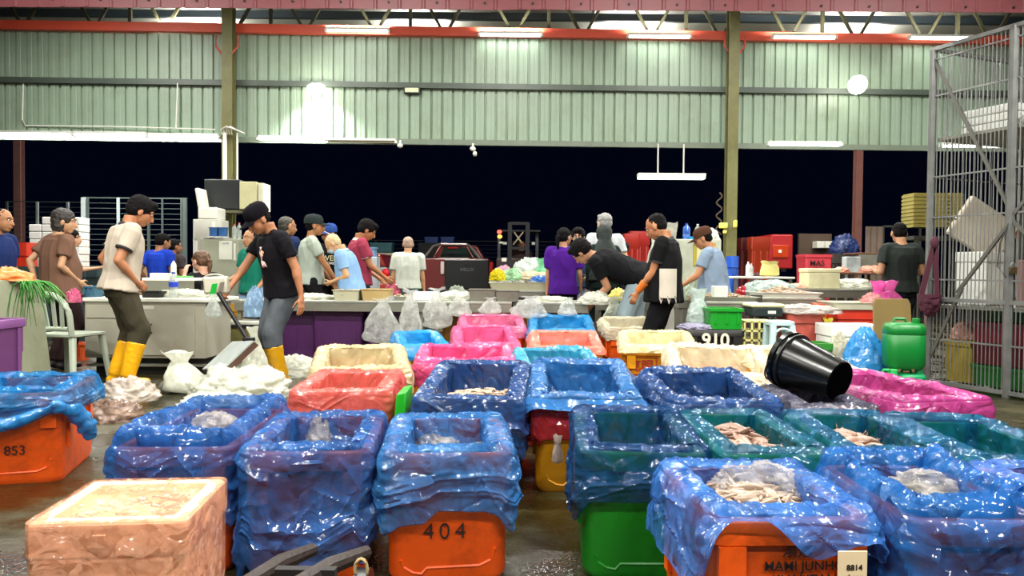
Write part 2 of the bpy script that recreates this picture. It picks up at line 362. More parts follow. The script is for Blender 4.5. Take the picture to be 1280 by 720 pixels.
def crate(FL, FR, yb, col, film_hex, lab, clab, seed, D=None, H=.45, rz=None, W=None, drop=(.2, .2, .1, .2), load=None, second=None, alpha=.56, corner=None, N=380, maxD=.8, **kw):
    zt = H + .03
    if corner:   # (px,py,'R' or 'L'), rz, W, D given
        c = G(corner[0], corner[1], zt); ex = V((math.cos(rz), math.sin(rz), 0)); ey = V((-math.sin(rz), math.cos(rz), 0))
        cen = c + ex * (W / 2 * (-1 if corner[2] == 'R' else 1)) + ey * D / 2; lift = 0
    else:
        a, b = G(FL[0], FL[1], zt), G(FR[0], FR[1], zt); W = (b - a).length; ex = (b - a).normalized(); ey = V((-ex.y, ex.x, 0)); rz = math.atan2(ex.y, ex.x)
        mid = (a + b) / 2; px = (FL[0] + FR[0]) / 2
        if D is None:
            bp = G(px, yb, zt); D = min(maxD, max(.45, (bp - mid).length))
        cen = mid + ey * D / 2; bk = mid + ey * D
        lift = 0
        for _ in range(20):
            d = ray(640 + (px - 640) * .9, yb); zz = CZ + d.z * bk.y / d.y; lift = zz - zt; break
        lift = max(0, min(.12, lift))
    W -= .03; D -= .03; loc = (cen.x, cen.y, 0)
    t = thing('fish_crate', clab, 'crate', loc, rz)
    rnd = random.Random(seed)
    m = mat(CRATE_COL[col], .38, var=.1, vs=4, dirt='#3a1a08' if col != 'green' else '#0a2a08', dirt_amt=.55, ds=5, bump=.15, bs=12)
    mkobj('crate_body', crate_mb(W, D, H), m, t, angle=50)
    if film_hex:
        ins = kw.pop('inside', .2)
        l2 = kw.pop('rim_lift', 0)
        me = liner_mesh(W, D, H, seed, drop, inside=ins, lift=lift + l2, N=N, **kw)
        o = one('plastic_liner', me, film(film_hex, alpha, 1.0 if seed < 30 else .7 if seed < 36 else .45), lab, 'plastic bag', angle=24, loc=loc, rz=rz)
        if second:
            hx2, drop2, al2, slab = second
            me = liner_mesh(W, D, H, seed + 50, drop2, inside=.006, lip=.012, lift=0, N=N, amp=.45, out=-.003, puff=.0, rimn=.0, flare=.004, bands=0, hem=.12, floor_film=False)
            one('plastic_liner', me, film(hx2, al2), slab, 'plastic bag', angle=0, loc=loc, rz=rz)
    if load:
        kind, lm, ll, z, n = load
        mb = load_mb(W - .2, D - .2, H - z, seed, n, prawn=kind == 'prawns', L=(.07, .11) if kind == 'bits' else (.08, .15))
        one({'bits': 'fish_pieces'}.get(kind, kind), mb, lm, ll, 'seafood', kind='stuff', loc=loc, rz=rz, angle=0)
    CR.append((lab, cen, rz, W, D, H)); return t, cen, rz, W, D
def sack(mb, c, w, d, h, seed, neck=.25, top=.3, N=40, Mr=26, amp=.18, lean=(0, 0)):
    """soft bag: full at the bottom, gathered to a neck, loose frill on top"""
    c = V(c)
    def fn(u, v):
        a = 2 * PI * u
        if v < .12: r = math.sin(v / .12 * PI / 2)
        elif v < 1 - top: q = (v - .12) / (1 - top - .12); r = 1 - (1 - neck) * q ** 1.8
        else: q = (v - 1 + top) / top; r = neck + (.55 * q) * (1 - neck)
        r *= 1 + amp * fbm((math.cos(a) * 1.6, math.sin(a) * 1.6, v * 2.2), 1, seed) + amp * .5 * nz((math.cos(a) * 4, math.sin(a) * 4, v * 3), 1.4, seed + 3)
        z = h * v * (1 + .1 * nz((math.cos(a), math.sin(a), seed)))
        return c + V((w / 2 * r * math.cos(a) + lean[0] * v, d / 2 * r * math.sin(a) + lean[1] * v, z))
    mb.grid(fn, N, Mr, wrap=True); return mb
def heap(mb, c, r, seed, amp=.3, N=40, Mr=20, sc=1.0):
    """crumpled film or cloth lying in a heap"""
    c = V(c)
    def fn(u, v):
        a = 2 * PI * u; b = PI / 2 * v; dirv = V((math.cos(a) * math.cos(b), math.sin(a) * math.cos(b), math.sin(b)))
        q = dirv * 2.2 * sc
        k = 1 + amp * fbm(q, 1, seed) + amp * .6 * (ridg(q.x + q.z, q.y - q.z, (1.6, 1.6), seed, 2) - .4)
        return c + V((r[0] * dirv.x * k, r[1] * dirv.y * k, max(0, r[2] * dirv.z * k)))
    mb.grid(fn, N, Mr, wrap=True); return mb

SIL = mat('#77766f', .25, var=.5, vs=30, spec=.8); PRW = mat('#b49a80', .35, var=.3, vs=25, spec=.7); BRN = mat('#8c6c5a', .35, var=.35, vs=22, spec=.7)
# front row
crate(None, None, 0, 'orange', '#2383c8', 'torn blue liner tied in a knot at the corner of the leftmost orange crate', 'orange crate at the left edge under a knotted blue liner, numbered on its front', 11, corner=(84, 484, 'R'), rz=R(15), W=.56, D=.66, drop=(.2, .13, .1, .2), front=[(0, .28), (.5, .2), (1, .1)], bands=2, inside=.12, puff=.03)
crate((128, 552), (293, 552), 504, 'orange', BLUE, 'puffed up blue liner of the crate behind the pale foam box', 'orange crate partly hidden behind the pale wrapped foam box', 12, drop=(.27, .26, .1, .22), rimn=.03, puff=.05, inside=.12)
crate((292, 558), (468, 556), 512, 'orange', '#3069b2', 'long blue liner reaching nearly to the floor, left neighbour of crate 404', 'orange crate left of crate 404, almost fully wrapped in blue film', 13, drop=(.36, .3, .1, .44), front=[(0, .45), (.5, .41), (1, .29)], bands=2, load=('fish', SIL, 'grey fish and clear bags in the blue lined crate left of crate 404', .14, 30), hem=.4)
c404 = crate((472, 560), (647, 558), 513, 'orange', '#3a80c6', 'blue liner folded over the rim of orange crate 404', 'orange crate marked 404 in the middle of the front row', 14, drop=(.25, .25, .1, .24), front=[(0, .265), (.3, .25), (.45, .205), (.75, .21), (1, .245)], bands=2, hem=.05, load=('fish', SIL, 'grey fish inside the blue lined crate 404', .1, 40), inside=.17)
crate((718, 556), (893, 560), 504, 'green', '#1b4a7e', 'dark blue liner over the green crate right of the gap in the front row', 'green crate under a dark blue liner, right of the gap in the front row', 15, drop=(.2, .2, .1, .25), bands=1, load=('fish', BRN, 'few dark fish in the dark blue liner of the green crate', .17, 25), inside=.24)
crate((895, 560), (1050, 562), 510, 'green', '#0e6482', 'teal liner holding pinkish fish, right next to the dark blue liner', 'crate wrapped in the teal liner next to the dark blue one', 16, drop=(.1, .1, .1, .1), bands=0, load=('fish', BRN, 'pale pinkish fish in the left teal liner', .055, 60), inside=.16)
crate((1052, 560), (1215, 564), 509, 'green', '#0d6189', 'middle one of the three teal liners on the right', 'crate under the middle teal liner on the right', 17, drop=(.12, .12, .1, .12), bands=0, load=('fish', BRN, 'brownish fish in the middle teal liner', .07, 60), inside=.16)
crate((1222, 574), (1400, 578), 514, 'green', '#11658c', 'teal liner at the right edge, the rightmost of three', 'crate under the rightmost teal liner at the edge', 18, drop=(.15, .15, .1, .15), bands=0, inside=.2)
ci = crate((882, 640), (1108, 638), 582, 'orange', '#3f7ccc', 'blue liner draped in loose swags over the big orange crate with black lettering', 'big orange crate with black lettering and a paper tag at the front right', 19, D=.56, drop=(.16, .14, .1, .2), front=[(0, .12), (.06, -.004), (.28, -.002), (.6, .095), (.85, .06), (1, .025)], bands=0, load=('bits', mat('#96806c', .3, var=.35, vs=25, spec=.7), 'pale fish under clear film in the lettered orange crate', .04, 90), flare=.03, hem=.05, inside=.12, N=340, amp=1.2, puff=.03)
crate((1130, 640), (1335, 642), 574, 'orange', '#236dbb', 'bright blue liner of the crate in the bottom right corner', 'crate wholly wrapped in bright blue film in the bottom right corner', 20, D=.6, drop=(.36, .3, .1, .38), bands=1, load=('fish', SIL, 'whole fish with a yellow mouth area in the bottom right crate', .05, 30), inside=.14, N=260, amp=1.3, puff=.05, rimn=.03)
crate((1365, 645), (1560, 648), 578, 'orange', '#4f7fd0', 'pale blue liner just peeking in at the right edge beyond the corner crate', 'crate peeking in at the right edge behind the corner crate', 21, D=.6, drop=(.2, .2, .1, .2), bands=0)
# second row
crate((357, 487), (489, 487), 460, 'yellow', '#d8655c', 'salmon red liner hanging down over its crate, in front of the cream liner', 'crate inside the salmon red liner behind the front row', 30, drop=(.26, .22, .1, .26), load=('bits', PRW, 'a little pale fish in the salmon red liner', .13, 25), bands=0, alpha=.92, inside=.16)
crate((511, 494), (655, 497), 449, 'yellow', '#234a84', 'navy blue liner heaped with prawns above a yellow crate', 'yellow crate below the navy liner full of prawns', 31, drop=(.2, .26, .1, .24), load=('prawns', PRW, 'beige prawns piled in the navy blue liner', .06, 260), bands=1, inside=.14, alpha=.9)
crate((661, 494), (806, 496), 449, 'yellow', '#2a6cae', 'blue liner bunched over red film on the crate in the middle', 'yellow crate below the red film and bunched blue liner', 32, drop=(.05, .16, .1, .06), second=('#a8242c', (.21, .2, .1, .2), .94, 'dark red film hanging below the bunched blue liner'), bands=1, puff=.04, flare=.05, inside=.2, hem=.5, alpha=.9)
crate((836, 501), (985, 500), 460, 'yellow', '#1d457e', 'dark blue crumpled liner left of the black bucket', 'yellow crate under the dark blue liner left of the black bucket', 33, maxD=.62, drop=(.16, .14, .1, .14), bands=1, puff=.035, inside=.2, alpha=.9)
crate((996, 508), (1108, 510), 482, 'yellow', '#4a4a5c', 'dark grey liner squashed under the black bucket', 'yellow crate under the dark grey liner and black bucket', 34, drop=(.1, .1, .1, .1), bands=0, puff=.03, inside=.1, alpha=.93)
crate((1125, 500), (1250, 496), 463, 'yellow', '#b13f86', 'magenta pink liner in front of the barred cage', 'yellow crate in the magenta liner before the barred cage', 35, drop=(.13, .12, .1, .13), bands=0, puff=.04, inside=.16, alpha=.92, maxD=.95)
# third row
crate((385, 460), (515, 458), 431, 'orange', '#cdbf94', 'cream liner right behind the salmon red one', 'crate inside the cream liner behind the salmon red one', 40, drop=(.16, .16, .1, .16), bands=0, alpha=.93, puff=.03)
crate((517, 450), (650, 450), 430, 'orange', '#d94f88', 'pink liner directly behind the prawn crate', 'crate in the pink liner directly behind the prawns', 41, drop=(.16, .16, .1, .16), bands=0, alpha=.94, puff=.045)
crate((650, 462), (766, 462), 434, 'orange', '#2f94b8', 'turquoise liner with a red inner bag, behind the bunched blue one', 'crate behind the bunched blue liner, lined turquoise and red', 42, drop=(.04, .07, .1, .05), second=('#b5303a', (.2, .2, .1, .2), .94, 'red film below the turquoise liner'), bands=0, alpha=.92, puff=.04)
crate((838, 466), (985, 470), 431, 'orange', '#ddd0b0', 'cream liner behind the dark blue one, left of the black bucket', 'crate in the cream liner behind the dark blue one', 43, drop=(.1, .1, .1, .1), bands=0, alpha=.94, puff=.04)
crate((975, 466), (1098, 466), 434, 'yellow', '#e4dcbc', 'cream liner behind the black bucket', 'crate in the cream liner behind the black bucket', 44, drop=(.06, .06, .06, .06), bands=0, alpha=.93, puff=.04)
# fourth row
crate((566, 428), (652, 428), 406, 'orange', '#df6096', 'small pink liner, the middle of three pink ones in a line', 'crate in the middle pink liner of three in a line', 50, drop=(.16, .16, .1, .16), bands=0, alpha=.95, N=140)
crate((499, 432), (566, 431), 413, 'yellow', '#1f9be0', 'bright blue liner just left of the pink ones', 'crate in the bright blue liner just left of the pink ones', 51, drop=(.1, .12, .1, .12), bands=0, alpha=.95, N=140, puff=.03)
crate((661, 432), (757, 433), 412, 'yellow', '#ee8a76', 'salmon orange liner over a yellow crate behind the turquoise one', 'yellow crate in the salmon orange liner', 52, maxD=.7, drop=(.05, .05, .05, .05), bands=0, alpha=.9, N=140)
cke = crate((774, 430), (874, 432), 412, 'yellow', '#e6dfae', 'thin cream liner on the yellow crate with red characters', 'yellow crate stencilled with red Chinese characters', 53, maxD=.62, drop=(.05, .06, .05, .05), bands=0, alpha=.85, N=140)
# fifth row
crate((575, 409), (660, 409), 393, 'orange', '#e0719c', 'farthest of the three pink liners', 'crate in the farthest pink liner', 60, maxD=.45, drop=(.1, .1, .1, .1), bands=0, alpha=.95, N=120, puff=.03)
crate((660, 412), (746, 413), 394, 'orange', '#2196d8', 'bright blue liner in front of the table with the leaning man', 'crate in the bright blue liner near the leaning man', 61, drop=(.1, .12, .1, .1), bands=0, alpha=.95, N=140, puff=.04)
crate((757, 409), (828, 409), 396, 'orange', '#d6d0b4', 'greyish cream liner the bending man reaches towards', 'crate in the greyish cream liner below the bending man', 62, maxD=.42, drop=(.12, .12, .1, .1), bands=0, alpha=.93, N=120, puff=.03)
# lettering on crates
def crate_text(ct, s, size, x, z, bold=0, m=None, space=1.0, H=.45):
    t, cen, rz, W, D = ct; y0 = D * .92 / 2; y1 = (D - .035) / 2; q = (z - .03) / (H - .105); sl = math.atan2(y1 - y0, H - .105)
    put_text(s, size, (x, -(y0 + (y1 - y0) * q) - .008, z), t, m or INK, 0, bold, tilt=90 + math.degrees(sl), space=space)
crate_text(c404, '404', .08, -.01, .183, bold=-.0008, space=1.35)
crate_text(ci, 'MAMI JUNHO', .035, .035, .33, bold=.0002)
crate_text(ci, 'KUANTAN', .035, .035, .295, bold=.0002)
crate_text(ci, '鴻運', .04, .015, .368, bold=.0)
REDINK = mat('#8c1208', .6)
crate_text(cke, '克明', .1, -.14, .3, bold=.002, m=REDINK)
t, cen, rz, W, D = cke
fr = MB()
for (x0, x1, z0, z1) in ((-.27, -.01, .385, .393), (-.27, -.01, .245, .253), (-.27, -.262, .245, .393), (-.018, -.01, .245, .393)): fr.box(x0, x1, -D / 2 + .005, -D / 2 + .022, z0 - .015, z1 - .02)
mkobj('red_frame_mark', fr, REDINK, t)
t, cen, rz, W, D = ci
tagm = MB().box(-.036, .036, -.002, .002, -.075, .075)
cen = V((cen.x, cen.y, 0)); pt = one('paper_tag', tagm, mat('#e6cfa8', .8), 'cream paper tag with handwriting hanging on the lettered orange crate', 'tag', loc=cen + Matrix.Rotation(rz, 3, 'Z') @ V((.115, -D * .5 - .075, 0)) + V((0, 0, .325)), rz=rz)
for k, (s_, z_, sz) in enumerate((('8814', .035, .02), ('drang', .012, .018), ('125', -.05, .014))): put_text(s_, sz, (0.004 + .018 * (k == 2), -.0035, z_), pt, INK)
# first crate number and small marks
t0 = [c for c in bpy.data.objects if c.name.startswith('fish_crate')][0]
crate_text((t0, None, 0, .53, .63), '853', .065, .04, .17)

l0 = [o for o in bpy.data.objects if o.name.startswith('plastic_liner')][0]
kt = MB(); Wk, Dk = .53, .63
kt.tube([(-.27, -Dk / 2 - .03, .2), (-.1, -Dk / 2 - .045, .27), (.1, -Dk / 2 - .05, .34), (.22, -Dk / 2 - .05, .385)], [.03, .035, .03, .022], 12)
kt.ell((.245, -Dk / 2 - .04, .39), (.045, .035, .035)); kt.tube([(.25, -Dk / 2 - .03, .39), (.3, -Dk / 2 + .02, .36), (.33, -Dk / 2 + .1, .28), (.34, -Dk / 2 + .15, .2)], [.02, .04, .05, .035], 12)
me = remesh(kt, .008, 'knot', 2, disp=lambda c_, n_: n_ * (.012 * noise.noise(V((c_.x * 6, c_.z * 30 - c_.x * 18, 1))) + .008 * noise.noise(c_ * 26))); me.materials.append(film('#2383c8', .85)); mkobj('knot', me, None, l0)
# ---------------------------------------------------------------- setting
sc = bpy.context.scene
sc.view_settings.view_transform = 'Standard'; sc.view_settings.look = 'None'; sc.view_settings.gamma = 1; sc.view_settings.use_curve_mapping = False
sc.view_settings.exposure = 0
w = bpy.data.worlds.new('night'); sc.world = w; w.use_nodes = True
bg = w.node_tree.nodes['Background']; bg.inputs[0].default_value = (.0005, .0012, .0048, 1); bg.inputs[1].default_value = 1
try: sc.cycles.transparent_max_bounces = 16; sc.cycles.max_bounces = 8; sc.cycles.sample_clamp_indirect = 4
except Exception: pass
# wet concrete
m = bpy.data.materials.new('wet_concrete'); nt, N, L = _nodes(m); out = N('ShaderNodeOutputMaterial'); b = N('ShaderNodeBsdfPrincipled'); L(b.outputs[0], out.inputs[0])
tc = N('ShaderNodeTexCoord'); n1 = N('ShaderNodeTexNoise'); n1.inputs['Scale'].default_value = 1.6; n1.inputs['Detail'].default_value = 9; n1.inputs['Roughness'].default_value = .65; L(tc.outputs['Object'], n1.inputs['Vector'])
rp = N('ShaderNodeValToRGB'); e = rp.color_ramp.elements; e[0].position = .3; e[0].color = hx('#181308'); e[1].position = .75; e[1].color = hx('#4c4828'); L(n1.outputs[0], rp.inputs[0])
n2 = N('ShaderNodeTexNoise'); n2.inputs['Scale'].default_value = 60; n2.inputs['Detail'].default_value = 3; L(tc.outputs['Object'], n2.inputs['Vector'])
mx = N('ShaderNodeMix'); mx.data_type = 'RGBA'; mx.blend_type = 'MULTIPLY'; mx.inputs[0].default_value = .6; L(rp.outputs[0], mx.inputs[6]); L(n2.outputs[1], mx.inputs[7]); L(mx.outputs[2], b.inputs['Base Color'])
r2 = N('ShaderNodeValToRGB'); e = r2.color_ramp.elements; e[0].position = .42; e[0].color = (.12,) * 3 + (1,); e[1].position = .6; e[1].color = (.55,) * 3 + (1,); L(n1.outputs[0], r2.inputs[0]); L(r2.outputs[0], b.inputs['Roughness'])
bp = N('ShaderNodeBump'); bp.inputs['Strength'].default_value = .35; bp.inputs['Distance'].default_value = .01; L(n2.outputs[0], bp.inputs['Height']); L(bp.outputs[0], b.inputs['Normal'])
struct('floor', MB().box(-16, 16, -4, 17.5, -.1, 0), m, angle=0, smooth=False)
asph = mat('#1a1a1a', .7, var=.3, vs=3, bump=.2)
o = MB().box(-60, 60, 17.5, 90, -.12, -.01); one('ground', o, asph, 'dark night-time asphalt yard beyond the market hall', 'ground', kind='structure', smooth=False)
# corrugated gable wall above the opening
def corr(x0, x1, z0, z1, y, pitch=.2, gw=.03, gd=.028, yfn=None, sub=True):
    mb = MB(); xs = []; x = x0
    while x < x1:
        xs += [(x, 0), (x + pitch - gw - .012, 0), (x + pitch - gw - .004, gd), (x + pitch - .006, gd)] if not sub else [(x, 0), (x + .07, 0), (x + .075, .004), (x + .095, .004), (x + .1, 0), (x + pitch - gw - .012, 0), (x + pitch - gw - .004, gd), (x + pitch - .006, gd)]
        x += pitch
    pts = [(a, y + (yfn(a) if yfn else 0) + g) for a, g in xs]; n = len(pts); t = .004
    vs = [(a, b, z) for z in (z0, z1) for a, b in pts] + [(a, b + t, z) for z in (z0, z1) for a, b in pts]; fs = []
    for i in range(n - 1): fs += [(i, i + 1, n + i + 1, n + i), (2 * n + i, 3 * n + i, 3 * n + i + 1, 2 * n + i + 1)]
    mb.add(vs, fs); return mb
WY = 14.2
yl = lambda x: .022 * x
zb, zm, zt = 3.42, 4.46, 5.38
green_sheet = mat('#8a9e8a', .42, var=.1, vs=1.2, dirt='#6d7658', dirt_amt=.35, ds=1.5, metal=.0)
struct('wall_back', corr(-14.5, 15, zb, zt, WY, yfn=yl, gw=.036, gd=.04), green_sheet, angle=20, smooth=False)
grey_steel = mat('#4c564e', .45, var=.15, vs=3, metal=.2)
def slope_bar(x0, x1, z, w, h, dy): return MB().bar((x0, WY + yl(x0) + dy, z), (x1, WY + yl(x1) + dy, z), w, h)
struct('trim_1', slope_bar(-14.5, 15, zm, .06, .1, -.05), grey_steel)
struct('trim_2', slope_bar(-14.5, 15, zb, .08, .1, -.05), mat('#6f7b6c', .45, var=.15))
struct('trim_3', slope_bar(-14.5, 15, zt + .06, .1, .16, -.08), mat('#cb4e36', .45, var=.1, vs=2))
# columns
oliv = mat('#66653a', .5, var=.2, vs=4, dirt='#3f3a20', dirt_amt=.5, ds=6)
def ibeam(x, y, z0, z1, w=.18):
    mb = MB(); t = .012
    mb.box(x - w / 2, x + w / 2, y - w / 2, y - w / 2 + t, z0, z1); mb.box(x - w / 2, x + w / 2, y + w / 2 - t, y + w / 2, z0, z1); mb.box(x - t / 2, x + t / 2, y - w / 2 + t, y + w / 2 - t, z0, z1)
    mb.box(x - w, x + w, y - w, y + w, 0, .02); return mb
for px in (286, 914):
    c = P(px, 200, 13.85); struct('column_steel', ibeam(c.x, 13.85, 0, 7, .19), oliv, smooth=False)
c = P(24, 240, 17.5); struct('column_outer', ibeam(c.x, 17.5, 0, P(24, 160, 17.5).z, .16), mat('#8a625c', .6, var=.15), smooth=False)
c = P(1072, 240, 19); struct('column_outer', ibeam(c.x, 19, 0, P(1072, 150, 19).z, .17), mat('#7d5048', .6, var=.15), smooth=False)
# truss web above the red chord
web = MB(); z0 = zt + .12; z1 = 6.35; xs_ = [-9.6 + 1.28 * i for i in range(16)]
tm = mat('#3a3824', .5, var=.2)
for i in range(15):
    x = xs_[i]; y = WY + yl(x)
    web.bar((x + .1, y, z1), (x + .58, y, z0), .05, .05); web.bar((x + .7, y, z0), (x + 1.18, y, z1), .05, .05)
    if i % 2 == 0: web.bar((x, y, z0), (x, y, z1), .06, .06)
web.bar((-10.5, WY + yl(-10), z1), (11, WY + yl(11), z1), .1, .1)
struct('truss_web', web, tm, smooth=False)
# rear roof sloping away behind the wall, with a purlin
roofm = mat('#a7a59c', .5, var=.15, vs=1.2)
rf = MB(); nx = 150
def rfn(u, v):
    x = -11 + 23 * u; k = (u * 115) % 1; y = 14.5 + 3.2 * v
    return V((x, y, 6.42 - .2 * (y - 14.5) - (.03 if k > .8 else 0)))
rf.grid(rfn, 461, 2); struct('ceiling_rear', rf, roofm, smooth=False)
pr = MB()
pr.bar((-11, 15.3, 6.12), (12, 15.3, 6.12), .1, .14); pr.bar((-11, 16.3, 5.78), (12, 16.3, 5.78), .1, .3); struct('purlin_rear', pr, mat('#38444c', .5), smooth=False)
# maroon fascia over the front bay and its roof
FY = 7.5; za = P(640, 12, FY).z
mar = mat('#8d4a50', .45, var=.12, vs=2, dirt='#4f2a30', dirt_amt=.4, ds=4)
fa = MB(); pts = []; x = -9.555
while x < 9.5: pts += [(x, 0), (x + .185, 0), (x + .195, -.012), (x + .215, -.012), (x + .225, 0)]; x += .235
n = len(pts); zl = lambda x: za + .003 * x
fa.add([(a, FY + b, zl(a) + (.012 * nz((a * 2, 0, 0)))) for a, b in pts] + [(a, FY + b, zl(a) + 1.0) for a, b in pts] + [(a, FY + b + .01, zl(a) + .0) for a, b in pts] + [(a, FY + b + .01, zl(a) + 1.0) for a, b in pts],
       [f for i in range(n - 1) for f in ((i, i + 1, n + i + 1, n + i), (2 * n + i, 3 * n + i, 3 * n + i + 1, 2 * n + i + 1), (i, 2 * n + i, 2 * n + i + 1, i + 1))])
struct('wall_fascia', fa, mar, smooth=False)
sc2 = MB(); 
for i in range(40): sc2.cone((-9.22 + .47 * i, FY - .016, za + .06), (-9.22 + .47 * i, FY - .004, za + .06), .012, n=6)
struct('trim_4', sc2, mat('#201515', .5))
rr2 = MB().box(-9, 9, -4, 7.48, 4.75, 4.79); struct('ceiling', rr2, mat('#b9b9b0', .6), smooth=False)
# mid roof between fascia and gable wall, above the sight line
struct('ceiling_mid', MB().box(-14.5, 15, 7.55, 14.1, 6.5, 6.54), mat('#9a9a92', .6), smooth=False)
# ---------------------------------------------------------------- lamps
TUBE = mat('#f4fff0', emis=12.0); TUBEW = mat('#fff4d8', emis=12.0); WHITE_P = mat('#d8dad4', .5)
def area(parent, sx, sy, power, col=(1, .97, .9), rot=(0, 0, 0), loc=(0, 0, 0)):
    l = bpy.data.lights.new('tube_light', 'AREA'); l.shape = 'RECTANGLE'; l.size = sx; l.size_y = sy; l.energy = power; l.color = col
    o = bpy.data.objects.new('tube_light', l); COL.objects.link(o); o.parent = parent; o.location = loc; o.rotation_euler = rot; return o
def tube_fixture(c, L, power, label, twin=False, rz=0, grp=None, col=(1, .98, .92), rot=(0, 0, 0), chains=0, housing=True, tm_=None, hang=0, up=0, nm='wall_lamp'):
    t = thing(nm, label, 'lamp', c, rz, grp)
    if housing: mkobj('housing', MB().box(-L / 2, L / 2, -.05, .05, .02, .06), WHITE_P, t, bevel=.004)
    for k in ((-.028, .028) if twin else (0,)):
        mkobj('glowing_tube', MB().cone((-L / 2 + .03, k, 0), (L / 2 - .03, k, 0), .017, n=10), tm_ or TUBE, t)
    for sx in (-1, 1): mkobj('end_cap', MB().box(sx * L / 2 - .02, sx * L / 2 + .02, -.045, .045, -.022, .03), WHITE_P, t, bevel=.003)
    for sx in ((-1, 1) if hang else ()): mkobj('hanging_rod', MB().cone((sx * L * .4, 0, .06), (sx * L * .4, 0, hang), .006, n=6), WHITE_P, t)
    if up: area(t, L, .08, up, col, (PI, 0, 0), (0, 0, .07))
    if power: area(t, L, .08, power, col, rot, (0, 0, -.03))
    for k in range(chains): mkobj('chain', MB().cone((-L * .3 + k * L * .45, 0, .06), (-L * .3 + k * L * .45, 0, chains * 0 + .6), .008, n=6), mat('#c9c9c0', .4, metal=.5), t)
    return t
# row along the truss
for i, px in enumerate((95, 230, 447, 638, 824, 1005, 1176)):
    yy = 40 if i < 1 else (33, 39, 44, 46, 47, 48)[i - 1]
    c = P(px, yy, 14.0 + (0 if i else .6))
    if i == 0: tube_fixture(c, 1.2, 0, 'unlit tube lamp up in the truss at the left', tm_=mat('#cfc9b8', .5)); continue
    tube_fixture(c, 1.15, 5, 'lit twin tube lamp over the red beam, number %d from the left column side' % i if 0 else ['lit twin tube lamp over the red beam beside the left column', 'lit tube lamp over the red beam just right of the left column', 'lit tube lamp over the red beam at the centre', 'lit tube lamp over the red beam left of the right column', 'lit tube lamp over the red beam right of the right column', 'lit tube lamp over the red beam by the cage'][i - 1], twin=True, up=60)
# under the wall's lower edge
for px, py, wd, lab in ((44, 168, 92, 'leftmost bright tube lamp under the green sheet wall'), (138, 169, 90, 'middle tube lamp of the three left of the left column'), (230, 171, 88, 'tube lamp under the wall nearest the left column'), (365, 174, 84, 'warm tube lamp under the wall right of the left column')):
    c = P(px, py, 13.9); tube_fixture(c, wd / 950 * 13.9, 70, lab, twin=True)
tube_fixture(P(452, 177.5, 13.95), 1.25, 0, 'unlit tube lamp under the wall next to the warm lit one', tm_=mat('#cfc9a8', .5))
tube_fixture(P(1006, 181, 13.6), 1.3, 80, 'tube lamp under the wall between the right column and the cage', twin=True)
tube_fixture(P(1219, 183, 13.9), 1.25, 60, 'tube lamp seen through the bars of the cage', twin=True)
# hanging fixture
c = P(839, 221, 12.5); t = thing('pendant_lamp', 'white batten lamp hanging on two chains at the right of the dark opening', 'lamp', c)
mkobj('housing', MB().box(-.55, .55, -.09, .09, 0, .05, ), WHITE_P, t, bevel=.006)
mkobj('glowing_diffuser', MB().box(-.54, .54, -.085, .085, -.035, 0.0), mat('#f2ffe6', emis=5.0), t)
for x in (-.22, .2): mkobj('chain', MB().cone((x, 0, .05), (x, 0, P(839, 180, 12.5).z - c.z), .012, n=6), mat('#c9c9c0', .4), t)
area(t, 1.1, .15, 70, loc=(0, 0, -.05))
# two floodlights
def flood(px, py, Y, label, rot, power, rb):
    c = P(px, py, Y); t = thing('wall_lamp', label, 'lamp', c)
    mb = MB().lathe([(.03, .1), (.1, .06), (.13, 0), (.125, -.01)], n=20, M=Euler(rb).to_matrix()); mkobj('reflector', mb, mat('#b8b8b0', .4, metal=.4), t)
    mkobj('bulb', MB().ell((0, 0, 0), (.17, .17, .1), rot=rb), mat('#fffbe8', emis=30.0), t)
    mkobj('bracket', MB().bar((0, .02, .05), (0, .3, .02), .03), grey_steel, t)
    l = bpy.data.lights.new('flood_light', 'SPOT'); l.energy = power; l.spot_size = R(125); l.spot_blend = .6; l.shadow_soft_size = .1
    o = bpy.data.objects.new('flood_light', l); COL.objects.link(o); o.parent = t; o.location = Euler(rb).to_matrix() @ V((0, 0, -.12)); o.rotation_euler = rot
flood(395, 111, 13.8, 'round floodlight glaring on the green wall near the left column', (R(25), 0, 0), 520, (R(25), 0, 0))
flood(1072, 106, 13.7, 'floodlight near the cage pointing towards the viewer', (R(-62), 0, 0), 300, (R(-62), 0, 0))
# unseen ceiling battens of the front bay, added to light the crates
LW = (1, .97, .9)
for j, y in enumerate((-1.2, 2.2, 5.0)):
    for i, x in enumerate((-4.4, -1.5, 1.5, 4.4)):
        tube_fixture((x, y, 4.3), 1.2, (190, 150, 170)[j], 'unseen batten lamp added under the front bay roof to light the crates', twin=True, nm='pendant_lamp', hang=.45, grp='unseen added battens of the front bay', col=LW)
for j, y in enumerate((9.3, 11.6)):  # unseen mid bay battens, added to light the people and tables
    for i, x in enumerate((-7, -3.5, 0, 3.5, 7)):
        tube_fixture((x, y, 5.7), 1.2, 150, 'unseen batten lamp added under the middle bay roof above the tables', twin=True, nm='pendant_lamp', hang=.8, grp='unseen added battens of the middle bay', col=LW)
for x in (-6.5, -2, 2.5, 7):  # unseen rear battens, added to light the vehicles from above
    tube_fixture((x, 15.9, 5.75), 1.2, 300, 'unseen batten lamp added behind the gable wall to light the vehicles', twin=True, nm='pendant_lamp', hang=.38, up=60, grp='unseen added battens of the rear roof', col=LW)
